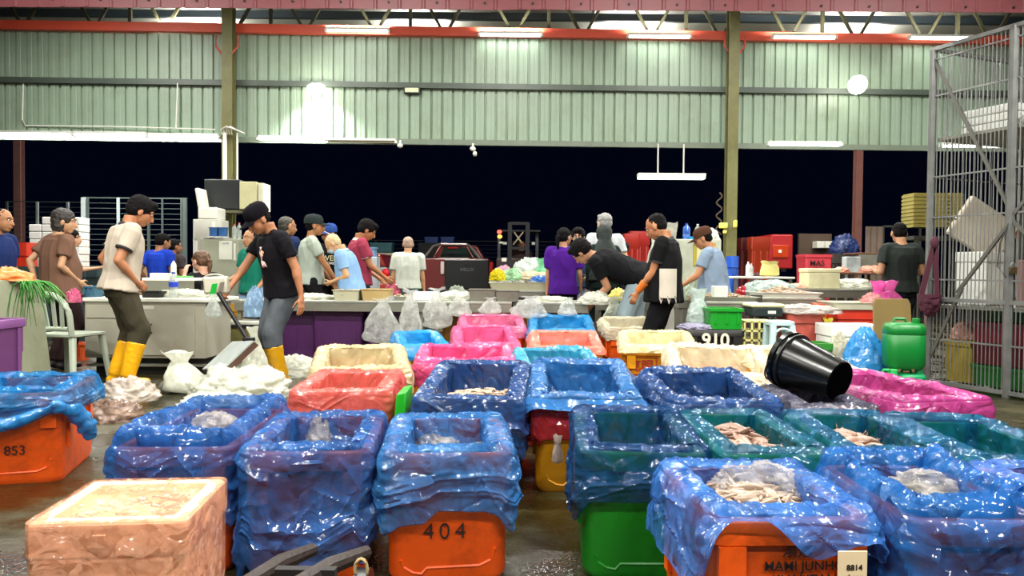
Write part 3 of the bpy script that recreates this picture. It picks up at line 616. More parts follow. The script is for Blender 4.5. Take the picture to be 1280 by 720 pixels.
# ---------------------------------------------------------------- people
SK = lambda h: mat(h, .5, var=.06, vs=8, sub=.08, spec=.4)
HAIRB = mat('#0d0b0b', .8, var=.3, vs=60, bump=.6, bs=120, spec=.15); HAIRG = mat('#8d8d8a', .6, var=.3, vs=60, bump=.6, bs=120); HAIRN = mat('#33201a', .8, var=.3, vs=60, bump=.6, bs=120, spec=.15)
EYEW = mat('#e8e2da', .3); EYED = mat('#120c0a', .25); LIP = mat('#8a4a3c', .5)
def ik(a, b, l1, l2, pole):
    a, b, pole = V(a), V(b), V(pole); d = b - a; L_ = min(d.length, (l1 + l2) * .999); dn = d.normalized(); b = a + dn * L_
    x = (l1 * l1 - l2 * l2 + L_ * L_) / (2 * L_); h = math.sqrt(max(0, l1 * l1 - x * x)); p = pole - dn * pole.dot(dn); p.normalize()
    return a + dn * x + p * h, b
def hand_mb(mb, w, d, thumb, palm, k=1.0, curl=.45, side=1):
    d = V(d).normalized(); t = V(thumb); t = (t - d * t.dot(d)).normalized(); n_ = V(palm); n_ = (n_ - d * n_.dot(d) - t * n_.dot(t)).normalized(); w = V(w)
    mb.cone(w - d * .03 * k, w + d * .03 * k, .026 * k, .031 * k, 10, flat=.75, up=n_, rnd=True)
    pc = w + d * .055 * k
    for q in (-.022, -.007, .008, .023): mb.cone(w + d * .02 * k + t * q * .7 * k, w + d * .092 * k + t * q * k, .016 * k, .0125 * k, 8, rnd=True)
    for i, (q, ln, c) in enumerate(((.027, .07, .8), (.009, .08, .9), (-.009, .074, 1.0), (-.027, .058, 1.15))):
        p = w + d * .09 * k + t * q * k; a = .1; r = .0092 * k
        dd = d + t * q * 2.2
        for j in range(3):
            a += curl * c * (.55 if j == 0 else .75); v = (dd.normalized() * math.cos(a) + n_ * math.sin(a)); e = p + v * ln * k * (.45, .32, .26)[j]
            mb.cone(p, e, r, r * .92, 8, rnd=True); p = e; r *= .92
    p = w + d * .025 * k + t * .022 * k; v = (d * .6 + t * .75 + n_ * .25).normalized(); e = p + v * .04 * k; mb.cone(p, e, .014 * k, .011 * k, 8, rnd=True)
    v = (d * .85 + t * .3 + n_ * (.2 + curl * .5)).normalized(); f = e + v * .032 * k; mb.cone(e, f, .0105 * k, .0095 * k, 8, rnd=True); mb.cone(f, f + (v + n_ * .2).normalized() * .024 * k, .0095 * k, .008 * k, 8, rnd=True)
def fold(amp=.006, s=9, o=0, st=(1, 1, .35)):
    def f(c, n_):
        q = V((c.x * st[0], c.y * st[1], c.z * st[2])); return n_ * (amp * (1.2 * noise.noise(q * s + V((o * 3.1, o, 0))) + .8 * (1 - min(1, 3.2 * abs(noise.noise(q * s * 1.3 + V((0, o * 2.7, 5))))))))
    return f
def person(label, px, py, Y, rz, ztop=None, skin='#b07a58', shirt='#888888', pants='#222222', lean=0, side=0, head=(0, 0), hands=None, feet=None, hair='short', hairm=None, cap=None, belly=0, sleeve=.62, long_sleeve=False,
           vox=.011, boots=None, bag=None, handcurl=(.45, .45), hs=1.17, seat=None, collar=None, mask=False, glasses=False, pelv=0, female=False, extra=None, width=1.0, shirt_len=0, handup=None, twist=0, shorts=False, elbow=(None, None), nofeet=False, denim=False):
    """px, py: pixel of the crown; Y depth. Local frame: +Y is the way the person faces, +X their right-hand side."""
    c = P(px, py, Y); H = ztop if ztop else c.z
    t = thing('person', label, 'person', (c.x, Y, 0), rz)
    k = H / 1.70 if not lean and not seat else 1.0
    if isinstance(ztop, tuple): pass
    if seat: k = seat[1]
    if lean and pelv: k = pelv
    if lean and not pelv: k = (H / (.94 + .76 * math.cos(lean))) if not seat else k
    pel = V((0, 0, .93 * k)) if not seat else V((0, 0, seat[0]))
    Rt = Matrix.Rotation(-lean, 3, 'X') @ Matrix.Rotation(side, 3, 'Y') @ Matrix.Rotation(twist, 3, 'Z')
    U = lambda x, y, z: pel + Rt @ (V((x, y, z - .93)) * k)
    sw = .185 * width * (.9 if female else 1)
    sh = {s: U(s * sw, 0, 1.405) for s in (1, -1)}
    hip = {s: pel + V((s * .092 * k, 0, -.03 * k)) for s in (1, -1)}
    feet = feet or {1: (.1, .0), -1: (-.1, .0)}
    hands = hands or {}
    # ---- arms and legs
    arm = {}
    for s in (1, -1):
        hd = hands.get(s); tgt = pel + V(hd) * k if hd else sh[s] + Rt @ V((s * .06, .05, -.52)) * k
        pole = elbow[0 if s == 1 else 1] or (s * .35, -1, -.25)
        el, wr = ik(sh[s], tgt, .29 * k, .255 * k, pole); arm[s] = (el, wr)
    leg = {}
    for s in (1, -1):
        f = feet[s]; an = V((f[0] * k, f[1] * k, (f[2] if len(f) > 2 else .09) * (1 if len(f) > 2 else k)))
        kn, an = ik(hip[s], an, .42 * k, .43 * k, (0, 1, 0)); leg[s] = (kn, an, f[3] if len(f) > 3 else 0)
    # ---- torso profile
    prof = [(.84, .15, .10, 0), (.93, .165, .118, 0), (1.02, .155 + belly * .6, .118 + belly, belly * .5), (1.12, .155 + belly * .6, .12 + belly, belly * .5), (1.25, .168 + belly * .2, .125 + belly * .3, .0), (1.35, .172, .112, -.005), (1.42, .14, .085, -.01), (1.46, .075, .062, -.01), (1.50, .056, .056, 0), (1.56, .054, .056, .01)]
    def torso(mb, g=0, z0=0, z1=9, n=20, gz=0):
        rs = [q for q in prof if z0 <= q[0] <= z1]
        mb.loft([[U((a * width * (.92 if female else 1) + g) * math.cos(2 * PI * i / n), y + (b + g) * math.sin(2 * PI * i / n), z + gz) for i in range(n)] for z, a, b, y in rs])
    sk = SK(skin)
    body = MB(); torso(body)
    hy, hp = head; Hm = Rt @ Matrix.Rotation(lean * .35, 3, 'X') @ Matrix.Rotation(hy, 3, 'Z') @ Matrix.Rotation(-hp, 3, 'X')
    nb = U(0, .005, 1.47); hc = nb + Rt @ V((0, .015, .02)) * k + Hm @ V((0, .02, .115)) * k * hs
    q = lambda x, y, z: hc + Hm @ (V((x, y, z)) * k * hs)
    body.cone(U(0, -.005, 1.44), q(0, -.02, -.04), .056 * k, .052 * k, 14, rnd=True)
    hx_ = lambda c_, r: body.ell(q(*c_), tuple(z * k * hs for z in r), rot=Hm)
    hx_((0, -.012, .03), (.074, .092, .083)); hx_((0, .02, -.025), (.062, .07, .075)); hx_((0, .045, -.075), (.036, .035, .028)); hx_((0, .035, -.045), (.052, .045, .045))
    body.cone(q(0, .086, .01), q(0, .103, -.028), .008 * k * hs, .0135 * k * hs, 8, rnd=True)
    hx_((0, .072, .028), (.05, .02, .012)); hx_((0, .083, -.055), (.024, .012, .013))
    for s in (1, -1): hx_((s * .076, -.005, -.008), (.009, .02, .032))
    hv = {1: 1, -1: 1}
    for s in (1, -1):
        el, wr = arm[s]; kk = k * (.86 if female else 1)
        body.cone(sh[s] + Rt @ V((-s * .03, 0, .0)), sh[s] + (el - sh[s]) * .25, .058 * kk, .054 * kk, 12, rnd=True)
        body.cone(sh[s], el, .052 * kk, .041 * kk, 12, rnd=True); m1 = el.lerp(wr, .3)
        body.cone(el, m1, .041 * kk, .043 * kk, 12, rnd=True); body.cone(m1, wr, .043 * kk, .027 * kk, 12, flat=.85, rnd=True)
        kn, an, fy = leg[s]
        body.cone(hip[s], kn, .085 * k, .058 * k, 14, rnd=True); m2 = kn.lerp(an, .3); body.cone(kn, m2, .055 * k, .056 * k, 12, rnd=True); body.cone(m2, an, .056 * k, .036 * k, 12, rnd=True)
        fd = V((math.sin(fy) , math.cos(fy), 0)); body.cone(an + V((0, 0, -.03)) * k - fd * .03, an + fd * .14 * k + V((0, 0, -.055)) * k, .038 * k, .03 * k, 10, flat=.8, rnd=True)
        hd_dir = (wr - el).normalized()
        hinfo = (handup or {}).get(s)
        if hinfo: hd_dir = V(hinfo[0]).normalized(); thumb, palm = V(hinfo[1]), V(hinfo[2])
        else: thumb, palm = V((0, 1, .2)), V((-s, .1, 0))
        hand_mb(body, wr + hd_dir * .02, hd_dir, thumb, palm, k * .98, handcurl[0 if s == 1 else 1], s)
        body.cone(wr - (wr - el).normalized() * .02, wr + hd_dir * .03, .027 * kk, .026 * kk, 10, flat=.85, rnd=True)
    me = remesh(body, min(vox, .0075), 'body', 1); me.materials.append(sk); mkobj('body', me, None, t)
    # ---- face
    for s in (1, -1):
        mkobj('eye', MB().ell(q(s * .03, .078, .012), (.013 * k, .007 * k, .0065 * k), rot=Hm, n=10, m=6), EYEW, t); mkobj('iris', MB().ell(q(s * .03, .085, .012), .0055 * k, n=8, m=6), EYED, t)
        mkobj('eyebrow', MB().tube([q(s * .012, .09, .033), q(s * .03, .09, .038), q(s * .05, .078, .033)], .0038 * k, 6), HAIRB, t)
    if not mask: mkobj('mouth', MB().ell(q(0, .09, -.054), (.022 * k, .008 * k, .006 * k), rot=Hm, n=10, m=6), LIP, t)
    else:
        mk = MB().ell(q(0, .05, -.042), (.062 * k, .062 * k, .048 * k), rot=Hm); mkobj('face_mask', mk, mat('#a9cfe0', .7), t)
        mkobj('mask_strap', MB().tube([q(.06, .05, -.03), q(.076, .0, -.01)], .002, 5), mat('#e8f0f4', .7), t)
    if glasses:
        for s in (1, -1): mkobj('spectacle_rim', MB().grid(lambda u, v: q(s * .032 + (.021 + .003 * math.cos(2 * PI * v)) * math.cos(2 * PI * u), .096 + .003 * math.sin(2 * PI * v), .01 + (.018 + .003 * math.cos(2 * PI * v)) * math.sin(2 * PI * u)), 18, 6, wrap=True), EYED, t)
        mkobj('spectacle_arm', MB().tube([q(.055, .095, .012), q(.078, .0, .0)], .002, 5), EYED, t)
    # ---- hair
    hm = hairm or HAIRB
    if hair and hair != 'hijab':
        hb = MB(); g = {'short': .0, 'crop': -.006, 'bald': -.008, 'full': .008, 'pony': .0, 'bob': .008}[hair]
        e = lambda c_, r: hb.ell(q(*c_), tuple(z * k * hs for z in r), rot=Hm)
        if hair == 'bald': e((0, -.035, -.0), (.0775, .075, .055))
        else: e((0, -.022 if hair != 'crop' else -.024, .04), (.083 + g, .095 + g, .083 + g)); e((0, -.045, .0), (.078 + g, .066 + g, .065))
        if hair == 'full': e((0, .05, .085), (.06, .045, .035))
        if hair == 'short': e((0, .045, .088), (.055, .035, .024))
        if hair == 'bob': e((0, -.04, -.04), (.085, .07, .08)); e((.0, -.03, -.08), (.07, .05, .05))
        if hair == 'pony': hb.tube([q(0, -.1, .04), q(0, -.14, .0), q(0, -.135, -.08), q(0, -.115, -.17)], [.02 * k, .032 * k, .028 * k, .012 * k], 10)
        me = remesh(hb, .008, 'hair', 1, disp=lambda c_, n_: n_ * .006 * (noise.noise(c_ * 45) + .5 * noise.noise(c_ * 110))); me.materials.append(hm); mkobj('hair', me, None, t)
    if hair == 'hijab':
        hb = MB(); hb.ell(q(0, -.02, .02), tuple(z * k * hs for z in (.095, .115, .115)), rot=Hm); n = 20
        hb.loft([[U(a * math.cos(2 * PI * i / n), y + b * math.sin(2 * PI * i / n), z) for i in range(n)] for z, a, b, y in ((.98, .24, .17, -.03), (1.15, .235, .165, -.03), (1.36, .215, .14, -.03), (1.45, .15, .12, -.03), (1.55, .09, .1, -.02), (1.63, .085, .09, -.02))])
        me = remesh(hb, .012, 'hijab', 3, disp=fold(.01, 8, 2)); me.materials.append(hm); mkobj('hijab', me, None, t)
    if cap:
        col, yawb = cap; cb = MB(); cm_ = mat(col, .9, var=.1, spec=.08)
        n = 24; CMx = Hm
        cb.loft([[q((.084 * r) * math.cos(2 * PI * i / n), -.016 + (.103 * r) * math.sin(2 * PI * i / n), z) for i in range(n)] for r, z in ((1.0, .022), (1.02, .045), (1.0, .08), (.86, .108), (.6, .125), (.2, .132))])
        cb.grid(lambda u, v: q((.072 + .006 * v) * math.sin((u - .5) * 2.1) , .04 + .045 * math.cos((u - .5) * 2.1) + .085 * v * (1 - .75 * abs(2 * u - 1) ** 2), .04 - .016 * v - .015 * (2 * u - 1) ** 2), 13, 7)
        o = mkobj('cap', cb, cm_, t, angle=50); sd = o.modifiers.new('thick', 'SOLIDIFY'); sd.thickness = .004
        mkobj('cap_button', MB().ell(q(0, -.016, .134), .008 * k, n=8, m=6), cm_, t)
    # ---- clothes
    sb = MB(); zlo = .93 - .06 - shirt_len
    rs = [(zlo, prof[1][1] + .014 + belly * .45, prof[1][2] + .026 + belly * .8, belly * .4)] + [p_ for p_ in prof if 1.0 < p_[0] <= 1.45]; n = 24
    sb.loft([[U((a * width * (.92 if female else 1) + .026) * math.cos(2 * PI * i / n), y + (b + .03) * math.sin(2 * PI * i / n), z + (.012 if z > 1.4 else 0)) for i in range(n)] for z, a, b, y in rs])
    sb.ell(U(0, -.01, 1.43), (.12 * k * width, .09 * k, .05 * k), rot=Rt)
    for s in (1, -1):
        el, wr = arm[s]; e2 = sh[s].lerp(el, sleeve) if not long_sleeve else el
        sb.cone(U(s * .05, -.005, 1.44), sh[s] + Rt @ V((-s * .01, 0, .012)), .05 * k, .072 * k, 14, rnd=True)
        sb.cone(sh[s] + Rt @ V((-s * .045, 0, .0)), sh[s].lerp(e2, .3), .074 * k, .074 * k, 14, rnd=True); sb.cone(sh[s], e2, .074 * k, .07 * k if not long_sleeve else .055 * k, 14)
        if long_sleeve: sb.cone(el, wr, .053 * k, .037 * k, 12, rnd=True)
    me = remesh(sb, max(.009, vox), 'shirt', 2, disp=fold(.011, 7, px * .01)); me.materials.append(mat(shirt, .85, var=.08, vs=10, spec=.15)); mkobj('shirt', me, None, t)
    if collar:
        n = 20; cmat = mat(collar, .8)
        mkobj('collar', MB().loft([[U(r * math.cos(2 * PI * i / n), -.008 + r * .95 * math.sin(2 * PI * i / n), z + .02 * math.sin(2 * PI * i / n) * -1) for i in range(n)] for r, z in ((.088, 1.445), (.07, 1.475), (.063, 1.48), (.075, 1.455))], (0, 0)), cmat, t)
        for s in (1, -1):
            el, wr = arm[s]; e2 = sh[s].lerp(el, sleeve); d = (el - sh[s]).normalized(); mkobj('cuff', MB().cone(e2 - d * .012, e2 + d * .006, .0745 * k, .0735 * k, 18), cmat, t)
    pb = MB(); lowb = lean > .8
    pb.loft([[pel + V(((a * width + .004) * k * math.cos(2 * PI * i / n), b * k * math.sin(2 * PI * i / n), z * k)) for i in range(n)] for z, a, b in ((-.12, .16, .11), (-.05, .172, .128), (.02 if lowb else .04, .168 if not lowb else .15, .12 if not lowb else .1), (.03 if lowb else .1, .155 if not lowb else .1, .112 if not lowb else .06))])
    for s in (1, -1):
        kn, an, fy = leg[s]; w_ = 1.0
        pb.cone(hip[s], kn, .112 * k * w_, .09 * k * w_, 16, rnd=True)
        if not shorts:
            e2 = an if not boots else kn.lerp(an, .3); pb.cone(kn, e2, .09 * k * w_, .072 * k * w_ if not boots else .078 * k, 16)
    me = remesh(pb, max(.01, vox), 'trousers', 2, disp=fold(.01, 8, px * .02 + 3)); me.materials.append(mat(pants, .85, var=.45 if denim else .12, vs=7, spec=.15)); mkobj('shorts' if shorts else 'trousers', me, None, t)
    if not nofeet:
        for s in (1, -1):
            kn, an, fy = leg[s]; fd = V((math.sin(fy), math.cos(fy), 0)); bb = MB(); zf = an.z - .09 * k
            if boots: top = kn.lerp(an, .27); bb.cone(an, top, .066 * k, .084 * k, 16)
            bb.cone(an + V((0, 0, .015)), an - V((0, 0, .035)) * k, .055 * k, .055 * k, 12, rnd=True)
            bb.cone(V((an.x, an.y, zf + .048)) - fd * .035 * k, V((an.x, an.y, zf + .042)) + fd * .155 * k, .046 * k, .04 * k, 14, flat=.8, rnd=True)
            me = remesh(bb, .009, 'boot', 2, disp=lambda c_, n_: n_ * .003 * noise.noise(c_ * 30)); me.materials.append(mat(boots or '#1a1a1c', .3 if boots else .6, var=.08, dirt='#6b4a12' if boots else None, dirt_amt=.4)); b_ = mkobj('boot' if boots else 'shoe', me, None, t)
            if boots: mkobj('sole', MB().cone(V((an.x, an.y, zf + .012)) - fd * .04 * k, V((an.x, an.y, zf + .012)) + fd * .16 * k, .045 * k, .042 * k, 14, flat=.28), mat('#c8890c', .5), b_)
    if extra: extra(t, U, q, arm, k, sh, pel)
    return t
FR = PI        # facing the camera
# facings: rz 0 looks away from camera (+Y); rz = -90 deg looks to image right (+X); rz = +90 deg looks left
RT, LF = R(-90), R(90)
def polo_mark(t, U, q, arm, k, sh, pel):
    for i, s_ in enumerate(('FISHERY', 'MARKET')[:1]): pass
def tprint(t, U, q, arm, k, sh, pel):
    m = bpy.data.materials.new('shirt_print'); nt, N, L = _nodes(m); out = N('ShaderNodeOutputMaterial'); b = N('ShaderNodeBsdfPrincipled'); b.inputs['Roughness'].default_value = .8; L(b.outputs[0], out.inputs[0]); tc = N('ShaderNodeTexCoord')
    n1 = N('ShaderNodeTexNoise'); n1.inputs['Scale'].default_value = 14; n1.inputs['Detail'].default_value = 3; L(tc.outputs['Object'], n1.inputs[0]); rp = N('ShaderNodeValToRGB'); L(n1.outputs[0], rp.inputs[0]); e = rp.color_ramp.elements
    rp.color_ramp.interpolation = 'CONSTANT'; e[0].position = 0; e[0].color = hx('#2a1c22'); e[1].position = .4; e[1].color = hx('#d9a7ab'); x = e.new(.5); x.color = hx('#f0dcd8'); x = e.new(.58); x.color = hx('#d98a2c'); x = e.new(.68); x.color = hx('#b8889a')
    L(rp.outputs[0], b.inputs[0])
    mb = MB().grid(lambda u, v: U(-.04 + .135 * (u - .5) + .0, .152 - .03 * (2 * u - 1) ** 2 + (-.012 if v > .8 else 0) + (.004 if v < .3 else 0), 1.17 + .19 * v), 9, 9)
    o = mkobj('shirt_print', mb, m, t); o.modifiers.new('t', 'SOLIDIFY').thickness = .006
# 1 grey polo, yellow boots
person('young man in light grey polo, dark cargo trousers and yellow boots', 149, 247, 6.85, R(-52), lean=R(8), pelv=.99, width=1.2, skin='#a9714e', shirt='#b3a898', pants='#3e3a2c', head=(R(-8), R(22)), hair='full', collar='#15131a', boots='#e0a40c',
       hands={1: (.2, .1, .02), -1: (-.25, .06, .03)}, handup={1: ((-.5, .7, -.5), (0, .3, 1), (-.8, -.6, 0)), -1: ((.3, .4, -.9), (.3, 1, .2), (.9, -.3, 0))}, feet={1: (.11, .04, .09, R(20)), -1: (-.1, -.02, .09, 0)}, vox=.0085, shirt_len=.0)
# 2 black T with cap, pushing the scale
person('man in black cap and printed black T-shirt holding the scale pole', 354, 270, 6.9, R(138), lean=R(14), pelv=.96, skin='#a06c4a', shirt='#0c0b10', pants='#4c5156', denim=True, head=(R(5), R(28)), hair='crop', cap=('#0e0d12', 0), boots='#b58508',
       hands={1: (.26, .4, .0), -1: (-.34, .02, -.06)}, handup={-1: ((-.15, .1, -1), (0, 1, .2), (1, .1, 0))}, feet={1: (.1, -.05, .09, 0), -1: (-.1, .1, .09, 0)}, vox=.0085, width=1.22, extra=tprint, twist=R(-8), handcurl=(1.2, .3))
# 3 man looking down, black and grey
def vest(t, U, q, arm, k, sh, pel):
    n = 24
    mb = MB().loft([[U(a * math.cos(2 * PI * i / n), b * math.sin(2 * PI * i / n), z) for i in range(n)] for z, a, b in ((.72, .215, .165), (.9, .2, .15), (1.05, .185, .142), (1.2, .19, .148), (1.33, .19, .142))], (0, 0))
    fs = [f for f in mb.f if not (sum(mb.v[i].y for i in f) > 9)]
    # open on the wearer's left flank so the pale shirt shows
    nn = [];
    for j, f in enumerate(mb.f):
        i = f[0] % n
        a = 360 * (i + .5) / n
        if not (150 < a < 205): nn.append(f)
    mb.f = nn; me = mb.mesh('vest'); me.materials.append(mat('#121315', .8, var=.2)); o = mkobj('vest', me, None, t); o.modifiers.new('t', 'SOLIDIFY').thickness = .012
person('broad man in black over a pale shirt, orange glove, looking down left', 833, 271, 7.5, R(68), skin='#a8734e', shirt='#0d0e10', pants='#0f0f12', head=(R(-5), R(30)), hair='crop', belly=.035, width=1.34,
       hands={-1: (-.2, .24, -.0), 1: (.2, .1, .0)}, handup={-1: ((0, .45, -.9), (0, 1, .4), (1, 0, 0))}, collar='#26282a', shirt_len=.05, handcurl=(.4, .7),
       extra=lambda t, U, q, arm, k, sh, pel: (mkobj('pale_shirt_side', (lambda mb: mb)(MB().grid(lambda u, v: U(-(.292 + .004 * math.sin(v * 9)) * math.cos(R(-48 + 50 * u)), .25 * math.sin(R(-48 + 50 * u)) * .8, .8 + .36 * v + (.09 * abs(math.sin(u * 7)) if v < .1 else 0)), 10, 12)), mat('#b9b2a4', .8), t), mkobj('orange_glove_cuff', MB().cone(arm[-1][1].lerp(arm[-1][0], .45), arm[-1][1], .043, .034, 14), mat('#c96a1c', .6), t)))
# 4 bending man
person('man in black T-shirt bending far over towards a crate, dark hair, face down', 800, 322, 8.95, R(76), ztop=1.2, lean=R(66), pelv=1.08, width=1.12, skin='#a8795a', shirt='#0b0b0f', pants='#8fa3aa', head=(0, R(10)), hair='full',
       hands={-1: (-.12, .5, -.3), 1: (.24, .3, .08)}, elbow=((1, -.2, .6), (0, -1, 0)), feet={1: (.1, -.1), -1: (-.12, .05)}, vox=.0085, twist=R(-14))
# 5 woman in brown
person('woman in loose brown T-shirt with short dark hair, turned away to the right', 73, 268, 7.9, R(-35), female=True, skin='#b58a68', shirt='#6c4f40', pants='#2a1c1c', hair='bob', hairm=mat('#2b2622', .6, var=.4, vs=60), belly=.045, width=1.25, head=(R(-35), R(8)), hands={-1: (-.16, -.16, .02), 1: (.2, .1, .05)}, shirt_len=.06)
# 6 person behind her
person('person in pale grey vest top lifting a pink fish fillet beside the white boxes', 86, 292, 9.6, R(-60), female=True, skin='#c09070', shirt='#b9bec6', pants='#333338', hair='bob', head=(R(-20), 0), hands={1: (.22, .38, .28), -1: (-.2, .2, .02)})
# 7 far left man
person('man in dark blue T-shirt cut off by the left edge', -3, 267, 7.9, R(-100), skin='#a57450', shirt='#1c2c5c', pants='#1a1a20', hair='crop', head=(R(10), R(5)))
# 8 blue shirt seen from behind by the gate
person('man in royal blue T-shirt seen from behind near the steel gate', 199, 296, 10.6, R(-15), skin='#a37350', shirt='#1c3fb4', pants='#22242c', hair='short', width=1.05, head=(R(-25), R(12)), hands={1: (.2, .22, .12), -1: (-.24, .05, .05)})
person('person in dark grey top just behind the man in royal blue', 216, 303, 11.6, R(-20), skin='#8f6248', shirt='#3c3438', pants='#22242c', hair='short', head=(R(-30), 0))
# 9 seated woman
person('seated woman in black T-shirt with brown ponytail, hand raised, at the small desk', 254, 309, 8.9, R(60), seat=(.5, .93), skin='#d2a088', shirt='#18171a', pants='#16161a', female=True, hair='pony', hairm=mat('#5a3c26', .5, var=.4, vs=50), head=(R(5), R(5)), hands={-1: (-.02, .33, .53), 1: (.16, .3, .16)}, feet={1: (.12, .42), -1: (-.12, .4)}, elbow=((.3, -1, -.5), (-.3, .4, -1)))
# 10 bald man dark blue, behind
person('balding man in navy jacket standing behind the man with the black cap', 355, 276, 10.0, R(-30), skin='#a97c58', shirt='#1c2b52', pants='#1c2030', hair='crop', hairm=mat('#3a382f', .6, var=.3), width=1.1, head=(R(-20), R(5)), collar='#a8b4c8')
person('person in green T-shirt and striped shorts half hidden behind the pole', 316, 292, 9.4, R(150), skin='#a97c58', shirt='#14705c', pants='#8aa8c8', shorts=True, hair='crop', hands={1: (.16, .28, .12), -1: (-.2, .1, .0)})
# 11 cap light grey
person('man in pale grey T-shirt and dark cap smoking, facing right', 389, 275, 9.75, R(-72), skin='#a9764f', shirt='#a5b0a4', pants='#141417', hair='crop', cap=('#2b3434', 0), head=(R(-5), R(2)), hands={1: (.16, .3, .0), -1: (-.12, .25, .0)},
       extra=lambda t, U, q, arm, k, sh, pel: mkobj('cigarette', MB().cone(q(0, .1, -.052), q(0, .17, -.085), .005, n=8), mat('#e8e8e0', .6), t))
# 12 blue cap black shirt with lettering
person('person in blue cap and black T-shirt lettered across the chest', 414, 286, 10.5, R(-172), skin='#a27450', shirt='#121415', pants='#141417', hair='crop', cap=('#2e4a8c', 0), head=(R(-45), R(8)), hands={1: (.14, .2, .12), -1: (-.2, .1, .02)},
       extra=lambda t, U, q, arm, k, sh, pel: (put_text('WEL', .1, U(.01, .175, 1.27), t, mat('#d8d8a8', .7), PI, .001, 'shirt_lettering'), put_text('COME', .05, U(.01, .175, 1.2), t, mat('#d8d8d0', .7), PI, .001, 'shirt_lettering')))
# 13 older man light blue shirt, mask
person('older man with thin blond-grey hair, face mask and light blue shirt looking down', 441, 294, 9.35, R(85), skin='#c79a70', shirt='#7fa4cc', pants='#24304a', hair='crop', hairm=mat('#c4ae84', .6), mask=True, head=(R(8), R(35)), hands={1: (.17, .22, -.05), -1: (-.1, .25, .1)}, belly=.02, collar='#8db2d8', lean=R(15))
# 14 man red shirt
person('man with dark quiff in pink and red shirt looking down to the right', 449, 278, 10.0, R(-65), skin='#a9724c', shirt='#94384c', pants='#22242c', hair='full', head=(R(-12), R(30)), hands={1: (.15, .3, .05), -1: (-.15, .28, .05)}, collar='#d8c0b8')
# 15 white shirt from behind
person('old man in white short-sleeved shirt and pale jeans walking away', 510, 300, 11.6, R(4), skin='#b98a68', shirt='#b9c0b4', pants='#54807e', hair='crop', hairm=mat('#a08878', .6), head=(0, R(6)), width=1.12, hands={1: (.27, .05, -.08), -1: (-.27, .03, -.08)}, belly=.02, sleeve=.75)
# 16 purple shirt woman
person('woman in purple T-shirt with black ponytail seen from behind', 704, 290, 10.2, R(-12), female=True, skin='#b98868', shirt='#43147a', pants='#1c1020', hair='pony', head=(R(-30), R(3)), width=1.15, hands={1: (.24, .18, -.02), -1: (-.23, .03, -.08)}, shirt_len=.06, sleeve=.8)
# 17 glasses man
person('young man with glasses in blue and grey shirt facing the viewer', 723, 290, 10.9, R(170), skin='#cfa080', shirt='#3c4f74', pants='#6a86a8', hair='full', glasses=True, head=(R(0), R(6)), hands={1: (.2, .2, .1), -1: (-.15, .25, .1)})
# 18 tall grey hair and hijab
person('tall grey-haired person in white shirt behind the woman in the dark headscarf', 757, 272, 11.4, R(10), skin='#c8a890', shirt='#b8bec0', pants='#202428', hair='short', hairm=HAIRG, width=1.05, head=(R(20), R(3)))
person('woman in long dark green headscarf behind the bending man', 756, 287, 10.35, R(5), female=True, skin='#b98868', shirt='#12201e', pants='#0e1818', hair='hijab', hairm=mat('#13211e', .75, var=.2), long_sleeve=True, head=(R(10), R(4)))
person('man in dark top with cropped hair low in front of the red plastic tubs', 781, 303, 13.0, R(60), ztop=1.52, skin='#a87858', shirt='#15151a', pants='#15151a', hair='crop', head=(0, 0))
# 19 apron man
def apron(t, U, q, arm, k, sh, pel):
    mb = MB().grid(lambda u, v: U(-.02 + (.35 * (u - .5)) * (.6 if v > .6 else 1), .15 + .01 * math.sin(u * 9), .62 + .6 * v), 9, 9); mkobj('apron', mb, mat('#14161c', .8), t).modifiers.new('t', 'SOLIDIFY').thickness = .008
    mkobj('apron_strap', MB().tube([U(.1, .155, 1.2), U(.1, .1, 1.42), U(.0, -.09, 1.44)], .008, 6), mat('#14161c', .8), t)
person('man in grey-blue T-shirt with brown cap, glasses and black apron leaning to the left', 896, 289, 8.8, R(62), skin='#b07c58', shirt='#7d90a6', pants='#15171c', hair='crop', cap=('#4b3226', 0), glasses=True, belly=.04, width=1.08, head=(R(10), R(18)), lean=R(8), hands={1: (.23, .12, -.08), -1: (-.25, .38, .06)}, extra=apron)
# 20 man right back
person('man in dark charcoal T-shirt seen from behind on the right, head bowed', 1127, 283, 9.3, R(3), skin='#b98a68', shirt='#2b322f', pants='#20242c', hair='crop', head=(R(-15), R(18)), width=1.12, hands={1: (.2, .22, .2), -1: (-.2, .22, .2)})
